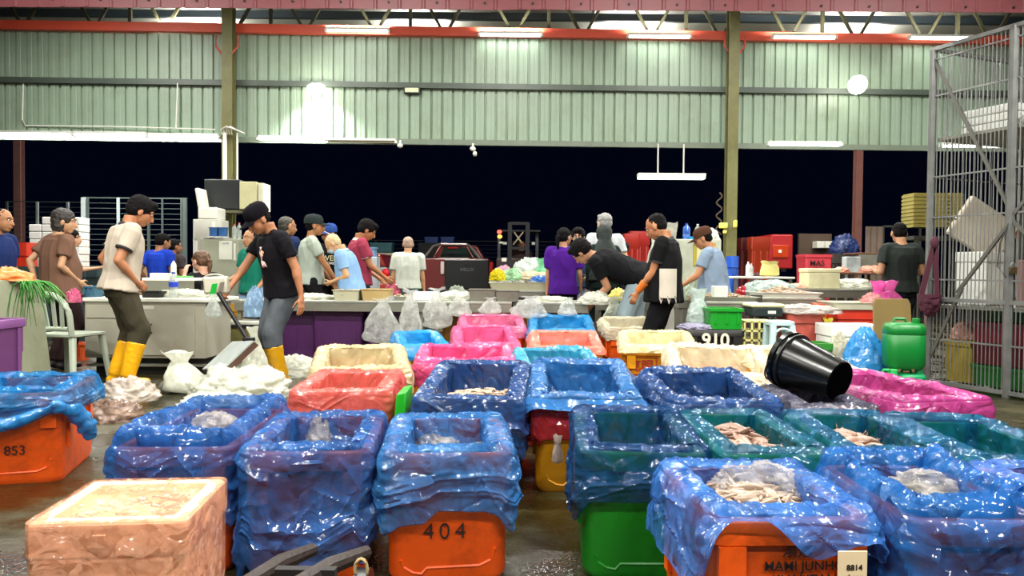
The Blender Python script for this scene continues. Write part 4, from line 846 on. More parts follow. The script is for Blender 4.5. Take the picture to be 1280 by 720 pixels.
# ---------------------------------------------------------------- stalls and goods
STEEL = mat('#a9aba0', .35, metal=.6, var=.12, vs=5); STEELD = mat('#7d7c70', .45, metal=.3, var=.2, vs=4, dirt='#4c4636', dirt_amt=.5); WHT = mat('#dcdcd0', .45, var=.06); CREAM = mat('#d8d0a8', .6); BLK = mat('#101012', .4)
GALV = mat('#9aa09c', .35, metal=.6, var=.25, vs=9); FOAM = mat('#dde0da', .7, var=.06, bump=.15, bs=90)
CLEAR = plastic('#dfe6e0', alpha=.5, rough=.12, trans=.3, scale=1.5); MILK = plastic('#e4e6d6', alpha=.85, rough=.2, crump=.5, trans=.35, scale=1.3)
def at(px, py, Y): return P(px, py, Y)
def table(label, x0, x1, yt, Y, dep, legs=True, m=None, apron=.09, group=None, nm='steel_table'):
    a, b = P(x0, yt, Y), P(x1, yt, Y); z = (a.z + b.z) / 2; W = b.x - a.x
    t = thing(nm, label, 'table', ((a.x + b.x) / 2, Y + dep / 2, 0), 0, group)
    mkobj('table_top', MB().box(-W / 2, W / 2, -dep / 2, dep / 2, z - .03, z), m or STEEL, t, bevel=.006, smooth=False)
    if apron: mkobj('front_apron', MB().box(-W / 2 + .005, W / 2 - .005, -dep / 2 + .005, -dep / 2 + .03, z - .03 - apron, z - .0305), STEELD, t, smooth=False)
    if legs:
        for sx in (-1, 1):
            for sy in (-1, 1): mkobj('leg', MB().box(sx * (W / 2 - .05) - .02, sx * (W / 2 - .05) + .02, sy * (dep / 2 - .06) - .02, sy * (dep / 2 - .06) + .02, 0, z - .031), STEELD, t, smooth=False)
    return z
def tray_mb(w, d, h, t=.006, taper=.1):
    mb = MB(); q = 1 - taper
    mb.loft([rr(w * q, d * q, .02, 0), rr(w, d, .02, h), rr(w + .02, d + .02, .025, h), rr(w + .02, d + .02, .025, h + .006), rr(w - .01, d - .01, .02, h + .006), rr(w * q - .01, d * q - .01, .02, .006)]); return mb
def tray(label, px, py, Y, w, d, h, m=None, z=None, rz=0, cat='tray', nm='steel_tray', load=None, group=None):
    c = P(px, py, Y); z = c.z if z is None else z; c = V((c.x, Y + d / 2, z))
    one(nm, tray_mb(w, d, h), m or STEEL, label, cat, group=group, loc=c, rz=rz, angle=40)
    if load:
        kind, lm, ll, n, hp = load
        mb = load_mb(w * .9, d * .9, h * .6, int(px), n, L=(.1, .2) if kind != 'fish_pieces' else (.05, .09), prawn=kind in ('prawns', 'clams'), heap=hp)
        one(kind, mb, lm, ll, 'seafood', kind='stuff', loc=c, rz=rz, angle=0)
def tub(label, px, pyb, Y, w, d, h, m, rz=0, nm='plastic_tub', cat='tub', z=None, group=None, lidm=None):
    c = P(px, pyb, Y); z = c.z if z is None else z
    mb = MB(); mb.loft([rr(w * .9, d * .9, .04, 0), rr(w - .03, d - .03, .04, h * .85), rr(w, d, .04, h * .86), rr(w, d, .04, h), rr(w - .05, d - .05, .03, h), rr(w * .9 - .05, d * .9 - .05, .03, .03)])
    for k in (-.32, 0, .32): mb.box(w * k - .012, w * k + .012, -d * .47, d * .47, h * .25, h * .84)
    t = one(nm, mb, m, label, cat, group=group, loc=(c.x, Y + d / 2, z), rz=rz, angle=45)
    return t
def blob(nm, label, px, pyb, Y, r, m, seed=0, cat='plastic bag', amp=.3, z=None, kind=None, sc=1.0, N=44):
    c = P(px, pyb, Y); z = c.z if z is None else z
    if 'film' in m.name: N = 70; sc *= 1.3
    return one(nm, heap(MB(), (0, 0, 0), r, seed, amp * .6, N=N, Mr=30 if N > 50 else 20, sc=sc), m, label, cat, kind=kind, loc=(c.x, Y, z), angle=0)
def sackobj(nm, label, px, pyb, Y, w, d, h, m, seed=0, z=None, rz=0, cat='plastic bag', **k):
    c = P(px, pyb, Y); z = c.z if z is None else z
    return one(nm, sack(MB(), (0, 0, 0), w, d, h, seed, **k), m, label, cat, loc=(c.x, Y, z), rz=rz, angle=0)
def foam_box(label, px, pyb, Y, w, d, h, z=None, rz=0, m=None, group=None, c=None, nm='foam_box', lid=True):
    c = c or P(px, pyb, Y); z = c.z if z is None else z
    t = thing(nm, label, 'box', (c.x, Y + d / 2 if c is not None and Y else c.y, z), rz, group)
    mkobj('box_body', MB().box(-w / 2, w / 2, -d / 2, d / 2, 0, h * .8 if lid else h), m or FOAM, t, bevel=.012, smooth=False)
    if lid: mkobj('lid', MB().box(-w / 2 - .008, w / 2 + .008, -d / 2 - .008, d / 2 + .008, h * .8 + .001, h), m or FOAM, t, bevel=.01, smooth=False)
    return t
def bottle(label, px, pyb, Y, h, r, m, capm, z=None, band=None, nm='water_bottle'):
    c = P(px, pyb, Y); z = c.z if z is None else z
    t = thing(nm, label, 'bottle', (c.x, Y, z))
    mkobj('bottle_body', MB().lathe([(r * .9, 0), (r, .02 * h), (r, .3 * h), (r * .93, .33 * h), (r, .36 * h), (r, .68 * h), (r * .8, .78 * h), (r * .35, .88 * h), (r * .32, .95 * h)], n=18), m, t)
    mkobj('bottle_cap', MB().lathe([(r * .4, .93 * h), (r * .4, h)], n=14), capm, t)
    if band: mkobj('bottle_label', MB().lathe([(r * 1.02, .42 * h), (r * 1.02, .62 * h)], n=18), band, t)
    return t
# --- left cluster
c0 = G(-60, 520); tt = thing('insulated_tub', 'large weathered grey-green insulated tub at the left edge beside the white chair', 'tub', (-4.72, 6.35, 0))
CEM = mat('#8c9178', .8, var=.15, vs=3, dirt='#6a6c50', dirt_amt=.5, ds=4, bump=.2, bs=20)
mkobj('tub_body', MB().loft([rr(1.36, .75, .06, 0), rr(1.2, .68, .06, .84), rr(1.16, .68, .05, .955), rr(1.08, .6, .04, .96), rr(1.06, .58, .04, .8)]), CEM, tt, angle=50)
blob('orange_fish_bundle', 'orange wrapped bundle lying on the grey-green insulated tub', 10, 353, 6.35, (.2, .14, .11), mat('#c9722c', .35, var=.2), 3, cat='bundle', z=.95)
lf = MB(); rnd = random.Random(5)
for i in range(60):
    a = rnd.uniform(-1.2, 1.0); L_ = rnd.uniform(.12, .3); p0 = P(30, 354, 5.93) + V((rnd.uniform(-.02, .1), rnd.uniform(-.05, .05), .0)); dn = 1 if rnd.random() < .35 else 0
    pts = [p0 + V((math.sin(a) * .03 * k + L_ * (.18 if not dn else .03) * k, -.02 * k if not dn else -.03 * min(k, 2) , .03 * k - .012 * k * k * (1 if not dn else 1.6))) for k in range(6)]
    lf.tube(pts, [.004, .006, .005, .004, .003, .001], 5)
lf.xf(Matrix.Translation(-P(30, 354, 5.93))); one('leafy_greens', lf, mat('#2f7a1c', .5, var=.4, vs=30), 'bunch of long green leaves draped over the edge of the grey-green tub', 'vegetable', loc=P(30, 354, 5.93), angle=0)
pt_ = thing('fish_crate', 'tall purple crate cut off by the left edge in front of the grey-green tub', 'crate', (-3.98, 5.55, 0)); mkobj('crate_body', crate_mb(.58, .5, .68), mat('#6d3d74', .45, var=.15), pt_, angle=50)
# white plastic chair, back towards the viewer
ch = P(80, 480, 7.05); t = thing('plastic_chair', 'pale green-white plastic garden chair with slatted back beside the steel cabinet', 'chair', (ch.x, 7.15, 0), R(-12)); CHM = mat('#b4bfae', .4, var=.08, dirt='#8c9478', dirt_amt=.4)
sb = MB(); sb.loft([rr(.42, .42, .05, .42), rr(.46, .44, .06, .43), rr(.46, .44, .06, .45), rr(.4, .38, .05, .44)]); mkobj('seat', sb, CHM, t, angle=40)
bk = MB(); arch = [(-.2, -.2, .44)] + [(-.215 * math.cos(R(q)), -.24 - .03 * math.sin(R(q)), .62 + .2 * math.sin(R(q))) for q in range(0, 181, 15)] + [(.2, -.2, .44)]
bk.tube(arch, .026, 8); bk.tube([(-.18, -.215, .5), (.18, -.215, .5)], .022, 8); mkobj('back_frame', bk, CHM, t)
for k in (-.14, -.05, .05, .14):
    mkobj('back_slat', MB().bar((k * .8, -.212, .5), (k * 1.05, -.262, .81 - abs(k) * .45), .04, .014, up=(0, 1, 0)), CHM, t, bevel=.004)
for sx in (-1, 1):
    for sy in (-1, 1): mkobj('leg', MB().loft([rr(.06, .05, .015, .42, cx=sx * .19, cy=sy * .18), rr(.045, .04, .012, 0, cx=sx * .24, cy=sy * .23)]), CHM, t)
# steel cabinet desk
a, b = P(103, 372, 7.5), P(266, 374, 7.5); zt_ = a.z; W = b.x - a.x; t = thing('steel_cabinet', 'grey steel desk cabinet with one door and drawers behind the yellow boots', 'cabinet', ((a.x + b.x) / 2, 7.85, 0))
CAB = mat('#a3a091', .4, var=.08, vs=3, dirt='#756c58', dirt_amt=.35)
mkobj('cabinet_body', MB().box(-W / 2 + .01, W / 2 - .08, -.33, .35, .17, zt_ - .04), CAB, t, smooth=False, bevel=.004)
mkobj('desk_top', MB().box(-W / 2, W / 2, -.36, .38, zt_ - .04, zt_), mat('#d6d8cc', .4), t, bevel=.01)
mkobj('plinth', MB().box(-W / 2 + .08, W / 2 - .14, -.25, .3, .0, .169), mat('#151512', .6), t, smooth=False); mkobj('foot_rail', MB().box(-W / 2 + .02, W / 2 - .09, -.32, -.26, .085, .11), STEELD, t, smooth=False)
xd = (P(178, 400, 7.5).x - (a.x + b.x) / 2); xe = P(243, 400, 7.5).x - (a.x + b.x) / 2
d_ = mkobj('door', MB().box(xd, xe, -.345, -.331, .2, zt_ - .07), CAB, t, bevel=.004, smooth=False); mkobj('handle', MB().tube([(xd + .09, -.35, .42), (xd + .085, -.37, .44), (xd + .085, -.37, .49), (xd + .09, -.35, .51)], .008, 6), BLK, d_)
mkobj('name_plate', MB().box(xd + .01, xd + .11, -.349, -.346, zt_ - .11, zt_ - .075), mat('#c9c8bd', .5), d_, smooth=False)
for i, (z0, z1) in enumerate(((zt_ - .2, zt_ - .07), (.2, zt_ - .215))): mkobj('drawer', MB().box(-W / 2 + .03, -W / 2 + .36, -.345, -.331, z0, z1), CAB, t, bevel=.004, smooth=False)
blob('white_bag_heap', 'crumpled white plastic bags strewn on the steel cabinet', 232, 371, 7.85, (.34, .2, .08), MILK, 8, z=zt_, kind='stuff')
tray('black plastic tray of small things on the steel cabinet', 188, 371, 7.6, .2, .15, .06, BLK, z=zt_, nm='plastic_tray')
bottle('large clear water bottle with blue label on the steel cabinet', 217, 374, 7.62, .26, .045, CLEAR, mat('#2a3fae', .4), z=zt_, band=mat('#2440b8', .4))
tub('small blue-grey box on the left corner of the steel cabinet', 110, 371, 7.6, .14, .2, .11, mat('#2c5a70', .5), z=zt_)
blob('pink_bag', 'pink plastic bag hanging by the chair and the cabinet', 92, 376, 7.45, (.07, .07, .13), plastic('#e26a94', .9), 4, z=P(92, 378, 7.45).z)
tub('small red and orange bin behind the slats of the white chair', 91, 402, 8.6, .2, .2, .2, mat('#d2521a', .5), z=.0)
# platform scale held by its pole
t = thing('platform_scale', 'tilted platform scale with black pole and green display held by the capped man', 'scale', P(286, 470, 6.5) * 1.0)
o0 = t.location.copy(); Q = lambda px, py, Y: P(px, py, Y) - o0
a, b, c, d = Q(254, 463, 6.72), Q(284, 459, 6.35), Q(318, 427, 6.35), Q(292, 428, 6.72); nn = (b - a).cross(d - a).normalized(); nn = nn if nn.z > 0 else -nn
mkobj('platform', MB().add([p - nn * .05 for p in (a, b, c, d)] + [a, b, c, d], [(3, 2, 1, 0), (4, 5, 6, 7), (0, 1, 5, 4), (1, 2, 6, 5), (2, 3, 7, 6), (3, 0, 4, 7)]), mat('#5a3c30', .6), t, bevel=.004, smooth=False)
mkobj('platform_cover', MB().add([p + nn * .001 for p in (a, b, c, d)] + [p + nn * .016 for p in (a, b, c, d)], [(3, 2, 1, 0), (4, 5, 6, 7), (0, 1, 5, 4), (1, 2, 6, 5), (2, 3, 7, 6), (3, 0, 4, 7)]), mat('#b9c2bf', .3, metal=.3), t, bevel=.004, smooth=False)
mkobj('pole', MB().cone(Q(273, 366, 6.5), Q(309, 424, 6.5), .019, n=12), BLK, t); mkobj('pole_joint', MB().bar(Q(304, 424, 6.5), Q(318, 424, 6.5), .05, .03), BLK, t, bevel=.004)
hd = MB().bar(Q(256, 357, 6.55), Q(286, 356, 6.55), .09, .15); hd2 = mkobj('indicator', hd, mat('#b8b4a2', .5), t, bevel=.02)
mkobj('display', MB().add([Q(262, 368, 6.49), Q(269, 367, 6.49), Q(272, 354, 6.49), Q(265, 355, 6.49)], [(0, 1, 2, 3)]), mat('#2fd04a', emis=.9), hd2, smooth=False)
mkobj('keypad', MB().add([Q(272, 365, 6.49), Q(278, 364, 6.49), Q(281, 352, 6.49), Q(275, 353, 6.49)], [(0, 1, 2, 3)]), mat('#6b6256', .5), hd2, smooth=False)
mkobj('carry_hoop', MB().tube([Q(268 + 14 * math.cos(R(q)), 350 - 7 * math.sin(R(q)), 6.6) for q in range(0, 181, 20)], .01, 6), mat('#a8a898', .5), hd2)
mkobj('platform_foot', MB().ell(b - nn * .07, .02), BLK, t)
# chest with mossy sides and pale lid
c = P(275, 455, 7.9); t = thing('insulated_chest', 'dirty mossy chest with black rimmed pale lid right of the steel cabinet', 'chest', (P(285, 440, 8.0).x, 8.52, 0))
mkobj('chest_body', MB().box(-.36, .3, -.25, .25, 0, .42), mat('#6b6534', .8, var=.4, vs=8, dirt='#22220e', dirt_amt=.2, ds=6), t, bevel=.01, smooth=False); mkobj('rim', MB().box(-.38, .32, -.27, .27, .421, .45), BLK, t, smooth=False)
mkobj('lid', MB().box(-.37, .31, -.26, .26, .451, .49), mat('#b9bcb0', .4), t, bevel=.01, smooth=False)
tub('ochre yellow crate behind the mossy chest', 286, 420, 8.75, .4, .3, .66, mat('#a87a12', .5, var=.2), z=0)
blob('blue_cloth', 'pale blue film hanging below the hand of the man in the black cap', 318, 392, 7.6, (.1, .06, .3), plastic('#9cc0e0', .9), 9, z=P(318, 396, 7.6).z)
sackobj('clear_bag', 'clear plastic bag hanging beside the platform scale head', 267, 398, 7.3, .16, .12, .26, CLEAR, 12, z=P(267, 398, 7.3).z)
# bags on the floor
sackobj('white_bag', 'upright white plastic bag sagging over a fish on the floor by the scale', 238, 478, 6.45, .4, .3, .36, MILK, 15, z=.0, top=.25, neck=.3, lean=(-.12, 0))
fb = MB(); fish_mb(fb, V((0, 0, .05)), .42, R(5), 0, 0, fat=.2); g = G(233, 489); one('whole_fish', fb, SIL, 'single grey fish lying on the floor under the white bag', 'fish', loc=(g.x, g.y - .06, 0), angle=0)
blob('white_bag_heap', 'spread of white and clear plastic sheeting on the floor by the boots of the capped man', 300, 490, 6.35, (.42, .3, .24), MILK, 21, z=0, kind='stuff', amp=.4, N=60)
blob('white_bag_heap', 'low crumpled whitish sheet in front of the plastic sheeting on the floor', 275, 498, 5.95, (.3, .2, .1), MILK, 22, z=0, kind='stuff', amp=.4)
blob('white_bag_heap', 'white bags beside the purple crates at the back of the sheeting', 365, 470, 7.6, (.3, .2, .2), MILK, 23, z=0, kind='stuff', amp=.35)
sackobj('white_bag', 'limp white bag standing behind the legs of the capped man', 322, 450, 7.4, .3, .26, .5, MILK, 24, z=0)
blob('fish_bundle', 'whitish film bundle with dark fish beside the leftmost orange crate, upper one', 158, 488, 5.9, (.24, .2, .17), plastic('#c9bdb0', .8, scale=.8), 25, z=.04, cat='bundle')
blob('fish_bundle', 'brownish film bundle lying lowest between the two left blue lined crates', 140, 514, 5.35, (.2, .18, .13), plastic('#8d7464', .8, scale=.8), 26, z=0, cat='bundle')
blob('fish_bundle', 'clear bag of maroon fish pieces left of the salmon red liner', 322, 510, 5.2, (.27, .18, .12), plastic('#6d3144', .85, scale=.9), 27, z=0, cat='bundle')
blob('white_bag', 'scrap of white film left of the salmon red liner', 352, 515, 4.75, (.08, .1, .1), MILK, 28, z=0)
# green lid between two crates
g = P(501, 490, 3.72); one('green_board', MB().loft([[V((x, y, z)) for x, y, z in ((-.03, -.12, .2), (.03, -.12, .2), (.035, .12, .2), (-.03, .12, .2))], [V((x, y, z)) for x, y, z in ((-.03, -.14, .28), (.03, -.14, .28), (.035, .14, .28), (-.03, .14, .28))], [V((x, y, z)) for x, y, z in ((-.015, -.12, .47), (.03, -.12, .48), (.03, .12, .48), (-.015, .12, .47))]]), mat('#159a18', .35), 'bright green lid wedged upright between the salmon liner and the prawn crate', 'lid', loc=(g.x, 3.8, .0), bevel=.006)
# --- purple tubs under the left tables
for px, lab, w_, Y in ((369, 'purple tub under the table directly behind the capped man', .5, 8.6), (421, 'large purple tub under the table, the middle of three', .6, 8.55), (486, 'purple tub behind the hanging clear bags', .55, 8.65)):
    tub(lab, px, 440, Y, w_, .5, .64, mat('#401049', .45, var=.12), z=0)
TZ = table('long steel stall table above the purple tubs', 292, 520, 375.5, 8.45, .75)
table('steel stall table next to the one with purple tubs, clear bags on its edge', 521, 640, 377, 8.45, .75)
for px, w_ in ((365, .24),):
    blob('white_bag_heap', 'white fish and ice heaped at the left end of the long steel table', 385, 375, 8.8, (.35, .25, .07), MILK, 31, z=TZ, kind='stuff')
tray('pale plastic tray of fish on the long steel table, left of the tan one', 432, 374, 8.5, .3, .4, .11, mat('#b9b79c', .4), z=TZ, load=('fish', SIL, 'silvery fish in the pale tray', 14, .03))
tray('tan tray of fillets right under the light blue shirt man', 468, 375, 8.5, .31, .4, .12, mat('#b59c68', .4), z=TZ, load=('fish_pieces', PRW, 'pinkish fillets in the tan tray', 30, .03))
tray('shallow steel tray with a pinkish fish near the old man in white', 505, 375, 8.6, .35, .4, .04, z=TZ, load=('fish_pieces', PRW, 'pinkish pieces in the shallow tray near the old man', 18, .05))
foam_box('white block box on the table below the tailgate of the pickup', 531, 376, 8.55, .27, .25, .1, z=TZ, lid=False)
blob('white_bag_heap', 'cream plastic and fish heaped on the table right of the white block box', 572, 377, 8.85, (.3, .2, .1), MILK, 33, z=TZ, kind='stuff')
blob('fish_head_pile', 'dark bundle with a mottled grey lump on the table below the pickup', 572, 372, 9.1, (.14, .12, .16), mat('#6a7464', .5, var=.4, vs=20), 34, z=TZ, cat='bundle')
blob('pink_bag', 'small pink bag held in the left hand of the old man in white', 491, 366, 11.5, (.12, .08, .17), plastic('#d2607a', .9), 35, z=P(491, 368, 11.5).z)
for i, (px, pyb, w_, h_, lab) in enumerate(((478, 430, .42, .5, 'large clear bag hanging from the long steel table before the purple tub'), (512, 420, .25, .5, 'narrow clear bag hanging right of the large one'), (546, 412, .3, .45, 'full clear bag hanging over the table edge near the blue liner'), (574, 396, .26, .24, 'small yellowish clear bag hanging by the ochre tub'), (613, 393, .24, .18, 'little clear bag poking up behind the farthest pink liner'), (662, 398, .4, .24, 'wide clear bag hanging from the table left of the bright blue liner'), (694 + 15, 395, .2, .2, 'clear bag tied at the table leg behind the bright blue liner'))):
    sackobj('clear_bag', lab, px, pyb, 8.3, w_, .14, h_, plastic('#f4fbf2', .42, .08, 1, .3, 1.6), 40 + i, z=P(px, pyb, 8.3).z, top=.05, neck=.14, amp=.34)
for px, w_, lab in ((575, .45, 'ochre yellow tub under the table behind the clear bags'), (643, .5, 'ochre yellow tub under the table behind the farthest pink liner'), (702, .6, 'ochre tub under the table right of the bright blue liner')): tub(lab, px, 420, 8.9, w_, .45, .56, mat('#a8760c', .5, var=.2), z=0)
# middle tables
TZ2 = table('steel table with legged trays left of the purple shirt woman', 641, 667, 378, 8.6, .7); 
tray('deep steel dish of small fish on the table left of the wide white tray', 603, 377, 8.5, .3, .35, .13, STEELD, z=TZ, load=('fish', SIL, 'small fish in the deep steel dish', 14, .02))
tray('deep steel dish with cream pieces beside the clear bag on the table', 634, 378, 8.5, .27, .35, .12, STEELD, z=TZ, load=('fish_pieces', PRW, 'cream pieces in the deep steel dish', 20, .02))
z3 = table('far steel table behind the legged trays near the pickup', 606, 692, 363, 10.4, .8, apron=.06)
tray('long pale crate of fish on the far steel table', 650, 362, 10.4, .85, .5, .1, mat('#c2c2a4', .5), z=z3, load=('fish', SIL, 'silvery fish spilling from the long pale crate', 40, .06))
z4 = table('stacked far bench with shellfish and bags before the forklift', 612, 690, 351, 11.6, .9, apron=.06)
blob('shellfish_pile', 'pile of beige shellfish on the far bench left of the purple shirt woman', 668, 350, 11.9, (.35, .25, .14), mat('#b8ac8c', .5, var=.5, vs=40, bump=1, bs=60), 52, cat='seafood', z=z4, kind='stuff', sc=2)
blob('yellow_bag', 'bright yellow knobbly bag on the far bench', 622, 351, 11.7, (.13, .12, .17), plastic('#e6d40c', .96), 53, z=z4, sc=2)
blob('green_bag', 'pale green bag on the far bench beside the yellow one', 640, 351, 11.8, (.17, .14, .19), plastic('#9fd0a0', .92), 54, z=z4)
blob('pink_bag', 'pale pink bag behind the yellow one on the far bench', 629, 345, 12.2, (.2, .14, .22), plastic('#dba8bc', .92), 55, z=z4)
blob('blue_bag', 'little blue bag near the purple shirt woman', 676, 358, 10.9, (.16, .12, .09), plastic('#3f80d8', .95), 56, z=z3 + .11)
blob('white_bag', 'big white sack on the far bench before the forklift', 661, 342, 12.3, (.3, .22, .34), plastic('#c9d6cc', .95), 57, z=z4)
sackobj('green_bag', 'mint green bag tied up beside the big white sack', 677, 344, 12.0, .26, .2, .3, plastic('#7fd8a4', .9), 58, z=z4 + .05, top=.4)
z5 = table('steel table before the purple shirt woman with white bags', 668, 736, 378, 8.75, .7)
blob('white_bag_heap', 'white plastic heap at the right end of the table before the purple shirt woman', 744, 379, 8.85, (.2, .2, .14), MILK, 60, z=z5 - .02, kind='stuff')
blob('white_bag_heap', 'flat cream fish heap at the left of the table before the purple shirt woman', 690, 378, 9.1, (.25, .18, .06), MILK, 61, z=z5, kind='stuff')
z6 = table('steel table behind the bending man', 745, 822, 376, 9.5, .4)
for i, (px, col) in enumerate(((779, '#d9cf9a'), (785, '#22221a'), (793, '#3f5a5a'))): bottle(('cream tub jar behind the bending man', 'black jar behind the bending man', 'grey-green jar behind the bending man')[i], px, 376, 9.62, .15, .04, mat(col, .4), BLK, z=z6, nm='jar')
blob('yellow_bag', 'crumpled yellow paper among the jars behind the bending man', 772, 370, 9.7, (.12, .1, .14), mat('#d8c860', .6), 63, z=z6)
sackobj('white_bag', 'white paper bag peak between the bending man arm and legs', 768, 403, 8.35 + .9, .26, .2, .3, plastic('#d4dccc', .95), 64, z=P(768, 402, 9.25).z, top=.1, neck=.1)
# right of the big man
z7 = table('steel table heaped with small clams before the apron man', 882, 948, 377, 7.9, .75, apron=.075)
tray('wide steel tray of clams on the table above the green crate', 912, 376, 7.95, .64, .6, .04, z=z7, load=('clams', mat('#a08c70', .45, var=.5, vs=30), 'brown and beige clams spread in the wide tray', 260, .06))
foam_box('upright white plastic tub among the clams', 901, 377, 7.97, .15, .12, .15, z=z7 + .01, m=mat('#d4dcd0', .5), lid=False, nm='plastic_tub')
blob('clam_pile', 'clams heaped by the left corner of the clam table', 876, 376, 8.3, (.14, .2, .08), mat('#98845c', .5, var=.6, vs=50, bump=1, bs=70), 66, cat='seafood', z=z7, kind='stuff', sc=2)
t = thing('fish_crate', 'black crate with big white painted number right of the broad man', 'crate', (P(896, 420, 6.9).x, 7.2, 0)); mkobj('crate_body', crate_mb(.56, .5, .545), mat('#151412', .5, var=.3), t, angle=50)
put_text('910', .17, (0, -.262, .445), t, mat('#cfcabb', .6), bold=.004, name='painted_number', tilt=90)
tub('green crate standing on the black numbered crate', 909, 411, 7.0, .33, .36, .19, mat('#0f8a22', .35), z=.546, nm='green_crate', cat='crate')
sackobj('clear_bag', 'tall whitish clear bag bulging beside the green crate', 872, 412, 7.35, .22, .2, .36, plastic('#cfe0da', .85), 70, z=.546, neck=.5)
blob('white_cloth', 'white and lilac plastic lying on the black numbered crate', 868, 411, 7.1, (.17, .14, .05), plastic('#b8b4d0', .9), 71, z=.546, cat='cloth')
cr = MB(); 
for z in (0, .09, .18, .27, .36): cr.box(-.14, .14, -.12, .12, z, z + .018)
for x in (-.14, -.07, 0, .07, .125): cr.box(x, x + .018, -.12, -.105, 0, .37); cr.box(x, x + .018, .105, .12, 0, .37)
for y in (-.05, .05): cr.box(-.14, -.125, y, y + .015, 0, .37); cr.box(.125, .14, y, y + .015, 0, .37)
one('plastic_basket', cr, mat('#d8d088', .5), 'cream yellow open basket right of the black numbered crate', 'basket', loc=(P(943, 420, 7.3).x, 7.3, .24), smooth=False)
tub('grey crate under the cream yellow basket', 943, 440, 7.1, .34, .34, .24, mat('#70705c', .6), z=0)
# long table with shellfish, scale head, stool
z8 = table('long steel table with pale shellfish, right of the clam table', 938, 1027, 372, 8.6, .8, apron=.1)
tray('long white tray piled with pale shellfish', 990, 372, 8.62, .7, .6, .05, WHT, z=z8, load=('fish_pieces', PRW, 'pale shellfish piled in the long white tray', 160, .08))
t = one('grille_box', MB().box(-.06, .06, -.02, .02, 0, .09), mat('#3a3a30', .5), 'small dark grille box at the corner of the shellfish table', 'box', loc=(P(945, 372, 8.58).x, 8.56, z8 - .06), smooth=False, bevel=.004)
blob('net_pile', 'pale greenish-white net piled behind the shellfish', 960, 366, 9.3, (.36, .3, .19), plastic('#b9ccc6', .92, scale=1.6), 75, z=z8, cat='net', amp=.25)
blob('red_bag', 'red bag beside the pale net pile', 929, 362, 9.25, (.09, .1, .11), plastic('#c4202c', .95), 76, z=z8)
t = thing('bench_scale', 'dark scale with a cream cover on a black stand before the shellfish table', 'scale', (P(960, 400, 7.6).x, 7.75, 0)); zz = P(960, 396, 7.6).z
mkobj('scale_body', MB().box(-.15, .15, -.14, .14, zz, zz + .09), mat('#1f2a2c', .4), t, bevel=.01, smooth=False); mkobj('cover', MB().box(-.17, .17, -.15, .15, zz + .091, zz + .13, taper=-.05), mat('#c4c49c', .6), t, bevel=.02); mkobj('stand_post', MB().box(-.03, .03, -.03, .03, .03, zz - .001), BLK, t, smooth=False); mkobj('stand_base', MB().box(-.14, .14, -.14, .14, 0, .029), BLK, t, smooth=False); mkobj('label_plate', MB().box(-.0, .08, -.145, -.141, zz + .03, zz + .06), WHT, t, smooth=False)
t = thing('plastic_stool', 'pale blue-white plastic stool in front of the red tub', 'stool', (P(981, 430, 6.9).x, 7.05, .0)); STM = mat('#b4cfd0', .4); zs = P(981, 402, 6.9).z
mkobj('seat', MB().loft([rr(.23, .23, .05, zs - .04), rr(.23, .23, .05, zs - .01), rr(.2, .2, .05, zs)]), STM, t)
for sx in (-1, 1):
    for sy in (-1, 1): mkobj('leg', MB().loft([rr(.055, .055, .015, zs - .04, cx=sx * .085, cy=sy * .085), rr(.06, .06, .015, .0, cx=sx * .125, cy=sy * .125)]), STM, t)
mkobj('arch_brace', MB().tube([(.075 * math.cos(R(q)), -.105, zs - .13 + .06 * math.sin(R(q))) for q in range(0, 181, 20)], .014, 6), STM, t)
t = tub('rough red tub with plastic over its top behind the stool', 1008, 430, 7.6, .38, .38, .66, mat('#a8483c', .6, var=.35, vs=12), z=0)
blob('white_bag_heap', 'whitish plastic draped over the red tub', 1005, 386, 7.8, (.36, .24, .09), plastic('#cfc8c0', .9), 80, z=.66, kind='stuff')
sackobj('yellow_bag', 'olive yellow sack against the side of the red tub', 1034, 425, 7.55, .14, .2, .55, mat('#a89a14', .5, var=.2), 81, z=.08, top=.15)
tub('green crate edge low between the red tub and the foam box', 1027, 440, 7.0, .24, .3, .42, mat('#2a7a1c', .5), z=0)
# orange tubs and tables at the right
tub('bright orange tub left of the tray with dark red crate', 1041, 400, 8.1, .25, .3, .74, mat('#dc5a1c', .45), z=0)
tub('dark orange-red crate under the tray near the pink bags', 1078, 400, 7.9, .55, .45, .69, mat('#c2301a', .45, var=.2), z=0)
tray('pale tray resting on the orange-red crate by the leaning board', 1076, 377, 7.85, .55, .45, .07, mat('#c8c8b0', .4), z=.695)
sackobj('pink_bag', 'bright pink bag with knotted ears beside the board', 1098, 372, 8.0, .26, .2, .24, plastic('#e85cb0', .92), 84, z=.75, top=.45, neck=.35)
sackobj('pink_bag', 'second bright pink bag, right of its knotted twin', 1112, 372, 8.2, .26, .2, .24, plastic('#e46ab4', .92), 85, z=.75, top=.45, neck=.35)
blob('pink_bag', 'paler pink bag full of shrimps at the left of the bright pink ones', 1090, 374, 7.95, (.12, .1, .11), plastic('#e09a94', .9), 86, z=.75)
z9 = table('pale table with white fish bags behind the orange tubs', 985, 1086, 361, 9.4, .8, apron=.08)
foam_box('foam box wrapped in yellowish film on the pale table', 1030, 360, 9.45, .4, .3, .25, z=z9, m=mat('#e2e0b4', .4, var=.2, vs=8))
blob('white_bag_heap', 'white bagged fish spread right of the wrapped foam box', 1062, 361, 9.7, (.36, .25, .12), MILK, 88, z=z9, kind='stuff')
blob('fish_fillets', 'pinkish fillets at the left end of the pale table', 1000, 361, 9.6, (.2, .15, .06), mat('#c89a80', .4, var=.3, vs=15), 89, z=z9, cat='seafood', kind='stuff')
foam_box('white foam box behind the blue bag', 1072, 440, 7.2, .5, .38, .58, z=0)
